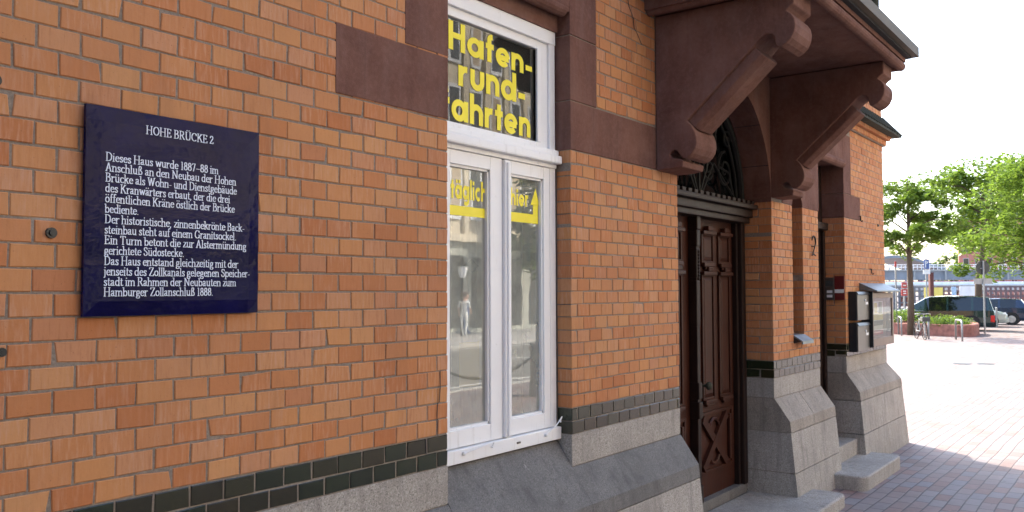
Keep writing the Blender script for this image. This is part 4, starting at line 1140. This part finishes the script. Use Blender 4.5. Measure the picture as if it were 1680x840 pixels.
wg_st = [(0, .68, .58, .68, .6, ''), (.1, .84, .66, .78, .76, ''), (.95, .88, .86, .95, .78, ''), (1.20, .88, .90, 1.0, .76, 'w'), (1.95, .88, .92, 1.42, .60, 'sp'), (2.1, .88, .92, 1.45, .61, 's'), (2.9, .88, .93, 1.47, .62, 'sp'),
         (2.96, .88, .93, 1.47, .62, 's'), (3.75, .88, .95, 1.43, .61, 'p'), (3.95, .87, .95, 1.40, .60, 'w'), (4.28, .85, .92, 1.0, .74, ''), (4.35, .82, .7, .74, .7, '')]
BH = R(94)
car('parked_estate_car', 'dark blue estate car behind the minivan, its red tail light showing', (54.55, 5.20, 0), BH, 'blue_car', 4.35, 1.76, wg_st, (.85, 3.5), .32)
hb_st = [(0, .66, .55, .66, .6, ''), (.1, .80, .62, .74, .74, ''), (.85, .84, .84, .93, .76, ''), (1.05, .84, .88, .98, .74, 'w'), (1.75, .84, .90, 1.40, .58, 'sp'), (1.9, .84, .90, 1.44, .59, 's'), (2.7, .84, .91, 1.46, .60, 'sp'),
         (2.76, .84, .92, 1.46, .60, 's'), (3.35, .83, .93, 1.40, .59, 'p'), (3.45, .82, .93, 1.36, .57, 'w'), (3.75, .80, .85, .95, .7, ''), (3.80, .78, .65, .7, .66, '')]
car('parked_hatchback', 'pale greenish white hatchback, its bonnet between minivan and blue estate', (50.6, 5.55, 0), BH + math.pi + R(4), 'white_car', 3.80, 1.68, hb_st, (.75, 3.1), .30)

# ------------------------------------------------------------------ trees
def leaf_clumps(mb, clumps, n, size, rng, flat=.72):
    for (c, r_) in clumps:
        for _ in range(n):
            while True:
                d = Vector((rng.uniform(-1, 1), rng.uniform(-1, 1), rng.uniform(-1, 1)))
                if .15 < d.length < 1: break
            d = d * (d.length ** -.35)
            p = Vector(c) + Vector((d.x * r_, d.y * r_, d.z * r_ * flat))
            a = Vector((rng.uniform(-1, 1), rng.uniform(-1, 1), rng.uniform(-.45, .45))).normalized()
            nrm = Vector((rng.uniform(-.7, .7), rng.uniform(-.7, .7), 1)).normalized()
            b = nrm.cross(a).normalized(); s_ = size * rng.uniform(.6, 1.3)
            mb.face([p - a * s_, p + b * s_ * .55, p + a * s_, p - b * s_ * .55])
def tree(name, label, loc, h, fork, spread, seed, nlimb, leafmat, leaf, nleaf, trunk_r=.11, lean=(0, 0), droop=0.0, crown_z=None, group='trees on the square'):
    rng = random.Random(seed)
    t = thing(name, label, 'tree', loc, 0, group)
    tk = MB(); clumps = []
    top = Vector((lean[0], lean[1], h * .93))
    pts = [Vector((0, 0, -.1)), Vector((0.02, -.03, fork * .5)), Vector((lean[0] * .3, lean[1] * .3, fork)), Vector((lean[0] * .6, lean[1] * .6, (fork + h) / 2)), top]
    tk.tube(pts, [trunk_r * 1.25, trunk_r, trunk_r * .85, trunk_r * .5, trunk_r * .12], 10)
    for i in range(nlimb):
        f = i / max(1, nlimb - 1); z0 = fork + (h * .86 - fork) * f * rng.uniform(.9, 1.05)
        az = i * 2.4 + rng.uniform(-.5, .5)
        prof = math.sin(math.pi * min(1, .22 + .80 * f)) ** .8
        ln = spread * (.45 + .6 * prof) * rng.uniform(.75, 1.15)
        base = pts[2].lerp(top, max(0, (z0 - fork) / (h * .93 - fork)))
        rise = rng.uniform(.12, .45) * ln - droop * ln
        tip = base + Vector((math.cos(az) * ln, math.sin(az) * ln, rise))
        mid = base.lerp(tip, .5) + Vector((0, 0, .12 * ln))
        r0 = trunk_r * .42 * (1 - .5 * f)
        tk.tube([base, mid, tip], [r0, r0 * .6, r0 * .15], 6)
        for q in (.45, .7, .88, 1.0):
            p = base.lerp(tip, q) + Vector((0, 0, .12 * ln * (1 - abs(2 * q - 1))))
            cr = spread * rng.uniform(.13, .27)
            clumps.append((p + Vector((rng.uniform(-.2, .2) * spread, rng.uniform(-.2, .2) * spread, rng.uniform(-.16, .20) * spread)), cr))
            if rng.random() < .6:
                sd_ = Vector((rng.uniform(-1, 1), rng.uniform(-1, 1), rng.uniform(-.2, .5))) * spread * .33
                tk.tube([p, p + sd_], [r0 * .3, r0 * .08], 5); clumps.append((p + sd_, cr * .8))
    clumps.append((top, spread * .2))
    tk.build('trunk', 'bark', t, local=True, smooth=True)
    lf = MB(); leaf_clumps(lf, clumps, max(10, nleaf // len(clumps)), leaf, rng); lf.build('crown', leafmat, t, local=True)
    return t
tree('plane_tree', 'young slim tree with layered crown standing in the planter', (39.2, 5.88, 0), 7.2, 3.3, 1.72, 3, 17, 'leaf', .085, 13000, .13)
tree('plane_tree', 'tall broad tree with dark forked trunk behind the parked cars', (57.2, 5.95, 0), 10.2, 4.9, 3.9, 12, 17, 'leaf', .14, 15000, .20, (.3, -1.3))
tree('plane_tree', 'dense leafy tree hanging low at the right edge of the photo', (46.3, 1.4, 0), 8.6, 2.7, 3.2, 21, 18, 'leaf', .11, 15000, .12, (.3, -.2), .22)
tree('plane_tree', 'rear tree of the square, half hidden behind the broad one', (66.0, 4.0, 0), 11.0, 4.0, 4.4, 33, 14, 'leaf', .2, 7000, .18)
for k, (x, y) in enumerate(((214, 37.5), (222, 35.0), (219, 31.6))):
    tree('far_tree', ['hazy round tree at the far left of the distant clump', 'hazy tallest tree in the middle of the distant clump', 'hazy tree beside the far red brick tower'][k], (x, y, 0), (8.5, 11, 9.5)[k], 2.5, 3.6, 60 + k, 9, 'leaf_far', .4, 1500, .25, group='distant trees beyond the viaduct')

# ------------------------------------------------------------------ planter, hoops, bicycle, signs
plt_ = thing('brick_planter', 'low red brick planter wall with rounded corner around the young tree', 'planter', (40.5, 6, 0))
outl = [(42.6, 12.5), (40.9, 9.4), (39.75, 6.9), (38.75, 4.25)] + [(38.62 + .8 - .8 * math.cos(R(a)), 3.95 - .55 * math.sin(R(a)) * 1.0) for a in range(0, 91, 18)] + [(40.6, 3.45), (42.3, 3.75), (42.9, 5.2), (44.6, 11.8)]
ct = Vector((41.6, 7.2))
inn = [tuple(Vector(p).lerp(ct, .30 / (Vector(p) - ct).length)) for p in outl]
pm = MB(); n = len(outl)
for k in range(n):
    a, b, c_, d = outl[k], outl[(k + 1) % n], inn[(k + 1) % n], inn[k]
    lo, hi = -G - .05, -G + .50
    pm.add([(*a, lo), (*b, lo), (*b, hi - .03), (*a, hi - .03)], [(0, 1, 2, 3)]); pm.add([(*a, hi - .03), (*b, hi - .03), (*Vector(b).lerp(Vector(c_), .15), hi), (*Vector(a).lerp(Vector(d), .15), hi)], [(0, 1, 2, 3)])
    pm.add([(*Vector(a).lerp(Vector(d), .15), hi), (*Vector(b).lerp(Vector(c_), .15), hi), (*c_, hi), (*d, hi)], [(0, 1, 2, 3)]); pm.add([(*d, hi), (*c_, hi), (*c_, lo), (*d, lo)], [(0, 1, 2, 3)])
pm.build('planter_wall', 'planter', plt_)
soil = MB(); soil.face([(*p, -G + .36) for p in inn]); soil.build('soil', 'bark', plt_)
rng = random.Random(5); cv = MB(); cl = []
for _ in range(130):
    p = Vector((rng.uniform(38.9, 43.4), rng.uniform(3.7, 11.2)))
    # keep inside the wall
    inside = False; j = n - 1
    for i in range(n):
        xi, yi = inn[i]; xj, yj = inn[j]
        if (yi > p.y) != (yj > p.y) and p.x < (xj - xi) * (p.y - yi) / (yj - yi) + xi: inside = not inside
        j = i
    if inside: cl.append(((p.x, p.y, -G + rng.uniform(.42, .62) + (.25 if abs(p.y - 7.0) < .9 else 0)), rng.uniform(.25, .42)))
leaf_clumps(cv, cl, 85, .06, rng, .75)
kind(cv.build('ground_cover', 'cover'), 'stuff')
def hoop(x, y, ang, label, h=.78, l=.75):
    c_, s_ = math.cos(ang) * l / 2, math.sin(ang) * l / 2
    b = MB(); b.tube([(x - c_, y - s_, -G - .05), (x - c_, y - s_, -G + h - .08), (x - c_ * .85, y - s_ * .85, -G + h - .02), (x - c_ * .7, y - s_ * .7, -G + h), (x + c_ * .7, y + s_ * .7, -G + h), (x + c_ * .85, y + s_ * .85, -G + h - .02), (x + c_, y + s_, -G + h - .08), (x + c_, y + s_, -G - .05)], .035, 8)
    tag(b.build('bike_hoop', 'pole', smooth=True), label, 'bike stand', 'steel bicycle hoops along the planter')
hoop(35.9, 3.45, R(20), 'empty steel bicycle hoop near the rounded planter corner', .78, 1.2)
hoop(36.7, 4.75, R(20), 'steel bicycle hoop that the bicycle leans against', .80, .9)
hoop(38.9, 6.25, R(20), 'steel bicycle hoop left of the bicycle, beside the notice case', .78, .9)
bk = thing('bicycle', 'grey bicycle seen end-on, leaning on a hoop by the planter', 'bicycle', (35.9, 4.82, 0), R(28))
def wheel(x, nm_='wheel'):
    wv = MB(); wv.tube([(x + .33 * math.cos(R(a)), 0, .34 + .33 * math.sin(R(a))) for a in range(0, 360, 15)], .02, 6, 0, True)
    for a in range(0, 180, 30): wv.tube([(x + .32 * math.cos(R(a)), 0, .34 + .32 * math.sin(R(a))), (x - .32 * math.cos(R(a)), 0, .34 - .32 * math.sin(R(a)))], .004, 4, 1)
    wv.build(nm_, ['tyre', 'rim'], bk, local=True)
wheel(-.52); wheel(.52)
fb = MB()
for a, b in (((-.52, 0, .34), (-.42, 0, .86)), ((-.42, 0, .82), (.14, 0, .78)), ((-.44, 0, .72), (.06, 0, .32)), ((.06, 0, .32), (.16, 0, .84)), ((.06, 0, .32), (.52, 0, .34)), ((.14, 0, .72), (.52, 0, .34))): fb.tube([a, b], .018, 7)
fb.tube([(-.42, 0, .86), (-.43, 0, .98)], .014, 7)
fb.build('frame', 'pole', bk, local=True)
hbm = MB(); hbm.tube([(-.30, -.29, 1.0), (-.40, -.18, 1.02), (-.43, 0, 1.0), (-.40, .18, 1.02), (-.30, .29, 1.0)], .014, 7); hbm.build('handlebar', 'rim', bk, local=True)
sdl = MB(); sdl.sphere((.20, 0, .92), .12, 0, (1.1, .55, .3)); sdl.tube([(.16, 0, .80), (.18, 0, .92)], .013, 6); sdl.build('saddle', 'tyre', bk, local=True)
bs = MB()
for a, b in (((-.75, 0, .78), (-.45, 0, .78)),): bs.bbox(-.78, -.48, -.15, .15, .72, .90, .02)
bs.build('basket', 'sign_back', bk, local=True)
sn = thing('no_entry_sign', 'round road sign seen from behind on a grey pole', 'road sign', (40.75, 3.26, 0))
fwd = Vector((.80, .598, 0)); rgt_ = Vector((.598, -.80, 0))
c = MB(); c.tube([(40.75, 3.26, -G), (40.75, 3.26, 1.95)], .038, 10); c.build('pole', 'pole', sn)
c = MB(); c.disc(Vector((40.79, 3.29, 1.66)), fwd, .30, .012, 28); c.build('sign_disc', 'sign_back', sn)
c = MB(); P0 = Vector((40.79, 3.29, 0)); 
vs = [P0 + rgt_ * sx * .40 + fwd * sf + Vector((0, 0, z)) for sf in (0, .012) for (sx, z) in ((-1, .95), (1, .95), (1, 1.19), (-1, 1.19))]
c.add(vs, [(0, 1, 2, 3), (7, 6, 5, 4), (0, 4, 5, 1), (1, 5, 6, 2), (2, 6, 7, 3), (3, 7, 4, 0)]); c.build('sub_plate', 'concrete', sn)
c = MB(); c.tube([Vector((40.75, 3.26, 1.62)) - rgt_ * .02 - fwd * .05, Vector((40.75, 3.26, 1.62)) - rgt_ * .14 - fwd * .0], .018, 6); c.build('clamp', 'pole', sn)
def panel_on(name, mat, parent, ctr, wd, z0, z1, th=.03):
    c_ = MB(); P0 = Vector((ctr[0], ctr[1], 0))
    vs = [P0 + rgt_ * sx * wd / 2 + fwd * sf + Vector((0, 0, z)) for sf in (-th / 2, th / 2) for (sx, z) in ((-1, z0), (1, z0), (1, z1), (-1, z1))]
    c_.add(vs, [(0, 1, 2, 3), (7, 6, 5, 4), (0, 4, 5, 1), (1, 5, 6, 2), (2, 6, 7, 3), (3, 7, 4, 0)])
    return c_.build(name, mat, parent)
t = thing('marker_pole', 'tall thin pale pole with red top beside the notice case', 'pole', (41.45, 6.96, 0))
c = MB(); c.tube([(41.45, 6.96, -G), (41.45, 6.96, 1.78)], .04, 8); c.build('shaft', 'pole', t)
c = MB(); c.tube([(41.45, 6.96, 1.78), (41.45, 6.96, 2.02)], .05, 8); c.build('red_top', 'redsign', t)
t = thing('parking_sign', 'blue parking sign with white P on a slim pole', 'road sign', (53.15, 7.98, 0))
c = MB(); c.tube([(53.17, 7.99, -G), (53.17, 7.99, 2.5)], .04, 8); c.build('pole', 'pole', t)
sg0 = panel_on('sign_face', 'blue', t, (53.12, 7.955), .30, 1.93, 2.48)
lp_ = MB(); o3 = Vector((53.12, 7.955, 0)) - fwd * .022
def PP(u, z): return o3 + rgt_ * u + Vector((0, 0, z))
lp_.face([PP(-.09, 2.0), PP(-.04, 2.0), PP(-.04, 2.40), PP(-.09, 2.40)])
for a, b in zip(arcp(-.04, 2.305, .11, .085, 90, -90, 8)[:-1], arcp(-.04, 2.305, .11, .085, 90, -90, 8)[1:]):
    i_ = lambda q: (-.04 + (q[0] + .04) * .55, 2.305 + (q[1] - 2.305) * .5)
    lp_.face([PP(*a), PP(*b), PP(*i_(b)), PP(*i_(a))])
lp_.build('letter', 'white_banner', sg0)
panel_on('sub_plate', 'white_banner', t, (53.12, 7.955), .40, 1.62, 1.88)
t = thing('notice_board', 'red and white double notice panel left of the young tree trunk', 'sign', (63.2, 11.4, 0))
c = MB(); c.tube([(63.22, 11.42, -G), (63.22, 11.42, 1.3)], .04, 6); c.build('post', 'pole', t)
panel_on('panel', 'redsign', t, (63.2, 11.4), .36, .85, 1.25, .05); panel_on('panel', 'redsign', t, (63.2, 11.4), .42, .32, .78, .05)
for z in (1.0, .6, .45): panel_on('strip', 'white_banner', t, Vector((63.2, 11.4)) - Vector((.03, .022)), .2, z, z + .07, .02)
t = thing('brown_cabinet', 'dark red brown upright cabinet in front of the pale bridge', 'cabinet', (75.1, 12.0, 0))
panel_on('case', 'brownpost', t, (75.1, 12.0), .30, -G, 2.05, .3); panel_on('lid', 'brownpost', t, (75.1, 12.0), .36, 2.052, 2.12, .34)
b1 = panel_on('yellow_banner', 'yellow_banner', None, (77.5, 12.3), 1.55, -.35, .92); tag(b1, 'yellow banner hung on the dark lattice fence', 'banner')
b2 = panel_on('white_banner', 'white_banner', None, (79.25, 9.85), 1.75, -.10, 1.02); tag(b2, 'white banner hung on the lattice fence behind the minivan', 'banner')
b3 = panel_on('blue_banner', 'pale_blue', None, (78.6, 10.95), .38, -.15, .98); tag(b3, 'narrow pale blue banner beside the white banner', 'banner')
c = MB(); c.tube([(49.9, 4.03, -G), (49.9, 4.03, -.25)], .05, 10); c.sphere((49.9, 4.03, -.25), .05)
tag(c.build('bollard', 'pole'), 'slim grey post behind the rear bumper of the minivan', 'bollard')
# lattice fence
ft = thing('lattice_fence', 'long dark lattice fence below the pale road bridge', 'fence', (82, 11, 0))
def fence(a, b, mat, label=None):
    a, b = Vector(a), Vector(b); d = (b - a).normalized(); L_ = (b - a).length; nn = Vector((-d.y, d.x)); c_ = MB()
    def bar(s0, s1, z0, z1, th):
        vs = []
        for sgn in (-1, 1):
            for s_, z in ((s0, z0), (s1, z0), (s1, z1), (s0, z1)): q = a + d * s_ + nn * th * sgn; vs.append((q.x, q.y, z))
        c_.add(vs, [(0, 1, 2, 3), (7, 6, 5, 4), (0, 4, 5, 1), (1, 5, 6, 2), (2, 6, 7, 3), (3, 7, 4, 0)])
    k = 0
    while k * .42 < L_: bar(k * .42, k * .42 + .20, -G, 1.0, .05); k += 1
    for z in (-1.0, -.45, .1, .55, .90): bar(0, L_, z, z + .14, .04)
    c_.build('fence_panel', mat, ft, label=label)
fence((76.6, 18.5), (80.4, 12.6), 'lattice_grey', 'slate grey fence panel')
fence((80.4, 12.6), (80.9, 10.9), 'lattice', None); fence((80.9, 10.9), (90, -1.5), 'lattice', None)
bw2 = MB()
vs = [(81.5, 14.5, -G), (96, -3, -G), (96.4, -2.6, -G), (82, 14.9, -G)]
qw = MB(); qw.add([(82.6, 13.4, -G), (94, -3, -G), (94.4, -2.6, -G), (83, 13.8, -G), (82.6, 13.4, .35), (94, -3, .35), (94.4, -2.6, .35), (83, 13.8, .35)], [(0, 1, 5, 4), (1, 2, 6, 5), (2, 3, 7, 6), (3, 0, 4, 7), (4, 5, 6, 7)])
tag(qw.build('quay_wall', 'planter'), 'low red brick quay wall behind the lattice fence', 'wall')
# pale road bridge
def span(name, mats, parent, a, b, z0, z1, th, mi=0):
    a, b = Vector(a), Vector(b); d = (b - a).normalized(); nn = Vector((-d.y, d.x)) * th / 2; c_ = MB(); vs = []
    for z in (z0, z1):
        for q in (a - nn, b - nn, b + nn, a + nn): vs.append((q.x, q.y, z))
    c_.add(vs, [(0, 3, 2, 1), (4, 5, 6, 7), (0, 1, 5, 4), (1, 2, 6, 5), (2, 3, 7, 6), (3, 0, 4, 7)]); return c_.build(name, mats, parent)
rb = thing('road_bridge', 'pale low road bridge with a red and white parapet', 'bridge', (121, 17, 0))
A, B = (109, 33), (139, -7)
span('deck', 'concrete', rb, A, B, .7, 1.35, 7.0); span('parapet', 'white_banner', rb, (107.5, 31), (137, -8.4), 1.36, 1.75, .25)
span('rail', 'redsign', rb, (107.45, 30.95), (136.95, -8.45), 1.76, 1.82, .12)
for k in range(6):
    q = Vector(A).lerp(Vector(B), .08 + k * .17); c = MB(); c.bbox(q.x - .6, q.x + .6, q.y - .6, q.y + .6, -G - .5, .699, .05); c.build('pier', 'planter', rb)
rng = random.Random(3)
rails = MB()
for k in range(60):
    q = Vector((107.5, 31)).lerp(Vector((137, -8.4)), k / 59); rails.box(q.x - .03, q.x + .03, q.y - .03, q.y + .03, 1.75, 2.35)
rails.build('railing', 'viaduct', rb)
# elevated railway viaduct
vd = thing('railway_viaduct', 'grey steel railway viaduct with a light railing across the distance', 'viaduct', (154, 23, 0))
A, B = Vector((136, 47.5)), Vector((178, -9))
span('girder', 'viaduct', vd, A, B, 2.35, 3.75, 5); span('deck_edge', 'pole', vd, A, B, 3.752, 3.95, 5.6)
c = MB(); N_ = 110
for k in range(N_):
    q = A.lerp(B, k / N_) - Vector((2.2, 1.6)); c.box(q.x - .04, q.x + .04, q.y - .04, q.y + .04, 3.95, 4.75)
for z in (4.35, 4.72):
    a_, b_ = A - Vector((2.2, 1.6)), B - Vector((2.2, 1.6)); c.tube([(a_.x, a_.y, z), (b_.x, b_.y, z)], .05, 5)
c.build('railing', 'white_banner', vd)
for k in range(14):
    q = A.lerp(B, .03 + k * .07) - Vector((2.35, 1.75)); c = MB(); c.box(q.x - .12, q.x + .12, q.y - .12, q.y + .12, 2.3, 3.7); c.build('stiffener', 'pole', vd)
for k in range(7):
    q = A.lerp(B, .06 + k * .14); c = MB(); c.tube([(q.x - .8, q.y - .6, -G), (q.x, q.y, 2.36)], .28, 8); c.tube([(q.x + 1.6, q.y - 2.2, -G), (q.x, q.y, 2.36)], .28, 8); c.build('pier', 'viaduct', vd)
# station hall with curved roof
hl = thing('station_hall', 'distant station hall with a curved grey roof and glass sides', 'station', (170, 37, 0))
c = MB()
ax = Vector((.598, -.80)); o4 = Vector((170.2, 35.2))
for i in range(14):
    u0, u1 = i * .95 - 5.5, (i + 1) * .95 - 5.5
    z0_, z1_ = [4.9 + 2.3 * math.cos(min(1.5, abs(u + 1.2) / 5.2)) for u in (u0, u1)]
    p, q = o4 + ax * u0, o4 + ax * u1; b0 = Vector((.8, .6)) * 14
    c.add([(p.x, p.y, z0_), (q.x, q.y, z1_), (q.x + b0.x, q.y + b0.y, z1_), (p.x + b0.x, p.y + b0.y, z0_), (p.x, p.y, z0_ - .5), (q.x, q.y, z1_ - .5), (q.x + b0.x, q.y + b0.y, z1_ - .5), (p.x + b0.x, p.y + b0.y, z0_ - .5)],
          [(0, 1, 2, 3), (4, 7, 6, 5), (0, 4, 5, 1), (2, 6, 7, 3)])
c.build('roof', 'viaduct', hl)
c = MB()
for u in (-5.4, -2.5, .5, 3.6, 7.4):
    p = o4 + ax * u; c.box(p.x - .15, p.x + .15, p.y - .15, p.y + .15, -G, 4.9)
c.build('column', 'viaduct', hl)
# red brick building behind the trees
tw = thing('red_brick_building', 'tall red brick warehouse with paired windows behind the trees', 'building', (204.5, 27.5, 0), R(-80))
c = MB(); c.bbox(-4, 12, 0, 14, -.5, 17, .05); c.build('wall', 'redbrick_far', tw, local=True)
c = MB(); c.prism([(-4.3, 17), (12.3, 17), (4, 24)], 'y', -.3, 14.3); c.build('roof', 'viaduct', tw, local=True)
for r_ in range(4):
    for k in range(7):
        f_ = MB(); f_.box(-3.2 + k * 2.2, -2.1 + k * 2.2, -.06, -.001, 2.5 + r_ * 3.7, 5.0 + r_ * 3.7); wo = f_.build('window', 'concrete', tw, local=True)
        g_ = MB(); g_.box(-3.1 + k * 2.2, -2.2 + k * 2.2, -.08, -.061, 2.6 + r_ * 3.7, 4.9 + r_ * 3.7); g_.build('pane', 'carglass', wo, local=True)

# ------------------------------------------------------------------ the other side of the street (seen in the window glass) and added light blockers
def facade(x0, x1, z1, label, mat, base, nwin, floors):
    t = thing('town_house', label, 'building', ((x0 + x1) / 2, -22, 0), 0, 'houses across the street')
    c_ = MB(); c_.box(x0, x1, -34, -22, -G, z1); c_.build('wall', mat, t)
    c_ = MB(); c_.box(x0 + .02, x1 - .02, -21.998, -21.90, -G, 2.9); c_.build('ground_floor', base, t)
    c_ = MB(); c_.box(x0, x1, -21.997, -21.6, 2.91, 3.25); c_.box(x0, x1, -21.997, -21.5, z1 - .6, z1 + .1); c_.build('cornice', mat, t)
    wdt = (x1 - x0) / nwin
    for f_ in range(floors):
        for k in range(nwin):
            xa = x0 + k * wdt + wdt * .30; za = 4.1 + f_ * 3.5
            fr_ = MB(); fr_.box(xa - .12, xa + wdt * .4 + .12, -21.996, -21.88, za - .15, za + 2.35); wo = fr_.build('window', 'white_banner', t)
            g_ = MB(); g_.box(xa, xa + wdt * .4, -21.878, -21.87, za, za + 2.2); g_.build('pane', 'blind' if (k + f_) % 3 == 0 else 'farglass', wo)
    pl_ = MB()
    for k in range(nwin + 1): pl_.box(x0 + k * wdt - .18 if k else x0, x0 + k * wdt + .18 if k < nwin else x1, -21.996, -21.82, 3.26, z1 - .61)
    pl_.build('pilaster', mat, t)
    for k in range(nwin):
        g_ = MB(); xa = x0 + k * wdt + wdt * .22; g_.box(xa, xa + wdt * .56, -21.899, -21.89, -G + .3, 2.3); g_.build('shop_window', 'farglass', t)
facade(-40, -2, 19, 'unseen brick warehouse opposite, made tall and dark to block light, far left of the row', 'planter', 'planter', 12, 4)  # unseen front, shaped tall and dark to cut light from the left
facade(-1.9, 18, 15, 'cream town house opposite with grey ground floor, second of the row', 'stucco', 'stucco_grey', 7, 3)
facade(18.1, 34.8, 16, 'tall cream house with pale pilasters mirrored in the window glass', 'stucco', 'stucco_grey', 11, 3)
facade(36, 62, 12, 'low cream house at the far right of the opposite row', 'stucco', 'stucco_grey', 8, 2)
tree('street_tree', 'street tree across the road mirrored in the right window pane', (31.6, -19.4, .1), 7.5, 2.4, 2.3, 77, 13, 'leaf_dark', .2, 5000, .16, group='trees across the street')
for k, (x, y) in enumerate(((-6.5, -10.6), (-11.5, -8.6), (-18.5, -9.4))):  # trees added out of view to darken faces turned left
    tree('street_tree', ('unseen tree added to block sky light on the left, nearest of its row', 'unseen tree added to block sky light on the left, middle of its row', 'unseen tree added to block sky light on the left, farthest of its row')[k], (x, y, 0), 13, 2.8, 4.8, 90 + k, 20, 'leaf_dark', .34, 9000, .2, group='unseen trees added to block sky light')
t = thing('street_lamp', 'old iron lantern post on the opposite pavement', 'street lamp', (26.1, -19.9, .1))
c = MB(); c.tube([(26.1, -19.9, -G + .1), (26.1, -19.9, -G + .7), (26.1, -19.9, -G + .75), (26.1, -19.9, 1.25)], [.09, .09, .05, .04], 10); c.build('post', 'iron', t)
c = MB(); c.tube([(26.1, -19.9, 1.25), (26.1, -19.9, 1.3), (26.1, -19.9, 1.75)], [.06, .12, .20], 6); c.build('lantern', 'white_banner', t)
c = MB(); c.tube([(26.1, -19.9, 1.75), (26.1, -19.9, 1.95), (26.1, -19.9, 2.15)], [.24, .09, .03], 6); c.build('lantern_roof', 'iron', t)
def person(label, loc, rz, top, legs, pose):
    t = thing('person', label, 'person', loc, rz, 'people walking across the street')
    vs = [(0, 0, .95), (0, 0, 1.15), (0, .01, 1.38), (0, .01, 1.50), (0, -.01, 1.66), (0, -.01, 1.74),
          (.10, 0, .90), (.11 , -.04 * pose, .50), (.11, .12 * pose, .09), (.11, .0 * pose - .06, .04), (-.10, 0, .90), (-.11, .05 * pose, .50), (-.11, -.16 * pose, .09), (-.11, -.26 * pose, .04),
          (.19, 0, 1.40), (.24, .03, 1.14), (.22, -.16, .98), (-.19, 0, 1.40), (-.24, .02, 1.14), (-.23, -.05, .90), (.21, -.22, .94), (-.23, -.08, .82)]
    ed = [(0, 1), (1, 2), (2, 3), (3, 4), (4, 5), (0, 6), (6, 7), (7, 8), (8, 9), (0, 10), (10, 11), (11, 12), (12, 13), (2, 14), (14, 15), (15, 16), (2, 17), (17, 18), (18, 19), (16, 20), (19, 21)]
    rad = [.155, .135, .15, .055, .095, .085, .095, .06, .042, .035, .095, .06, .042, .035, .06, .042, .032, .06, .042, .032, .03, .03]
    me = bpy.data.meshes.new('body'); me.from_pydata(vs, ed, []); o = bpy.data.objects.new('body', me); COL.objects.link(o); o.parent = t
    sk = o.modifiers.new('skin', 'SKIN')
    for i, r_ in enumerate(rad): me.skin_vertices[0].data[i].radius = (r_, r_ * (.72 if i < 3 else 1))
    me.skin_vertices[0].data[0].use_root = True
    o.modifiers.new('sub', 'SUBSURF').levels = 1
    dg = bpy.context.evaluated_depsgraph_get(); me2 = bpy.data.meshes.new_from_object(o.evaluated_get(dg)); o.modifiers.clear(); o.data = me2; me2.name = 'body'
    me2.materials.clear()
    for k in ('skin', top, legs): me2.materials.append(M[k])
    for p in me2.polygons:
        z = p.center.z; arm = abs(p.center.x) > .20
        p.material_index = 0 if (z > 1.46 or (arm and z < 1.16)) else (1 if z > .93 else (2 if z > .08 else 2)); p.use_smooth = True
    hr = MB(); hr.sphere((0, .015, 1.72), .10, 0, (1, 1.05, 1.0)); hr.build('hair', 'hair', t, local=True)
    return t
person('person in white top and white trousers walking on the far pavement', (25.4, -19.2, .12), R(70), 'cloth_white', 'cloth_white', 1)
person('person in white top and blue trousers by the lantern across the street', (27.3, -19.4, .12), R(-100), 'cloth_white', 'cloth_blue', -1)
person('person in a blue shirt standing before the opposite shop front', (26.7, -20.2, .12), R(180), 'cloth_blue', 'cloth_blue', .4)
# chained stone bollards along the near kerb
prev = None
for k, x in enumerate((3.0, 6.0, 9.0, 12.0, 15.0)):
    c = MB(); c.tube([(x, -6.2, -G), (x, -6.2, -G + .8), (x, -6.2, -G + .88), (x, -6.2, -G + .98), (x, -6.2, -G + 1.02)], [.17, .14, .17, .15, .05], 14)
    tag(c.build('bollard', 'granite', smooth=False), 'granite bollard carrying a chain, %s counted from the window end' % ('first', 'second', 'third', 'fourth', 'fifth')[k], 'bollard', 'chained granite bollards along the kerb')
    if k:
        pts = [(x - 3 + 3 * q / 24, -6.2, -G + .84 - .38 * (1 - (2 * q / 24 - 1) ** 2)) for q in range(25)]
        c = MB(); c.tube(pts, [.02 + .012 * (q % 2) for q in range(25)], 6)
        tag(c.build('chain', 'iron'), 'hanging iron chain, %s span between the granite bollards' % ('first', 'second', 'third', 'fourth')[k - 1], 'chain', 'chains between the bollards')
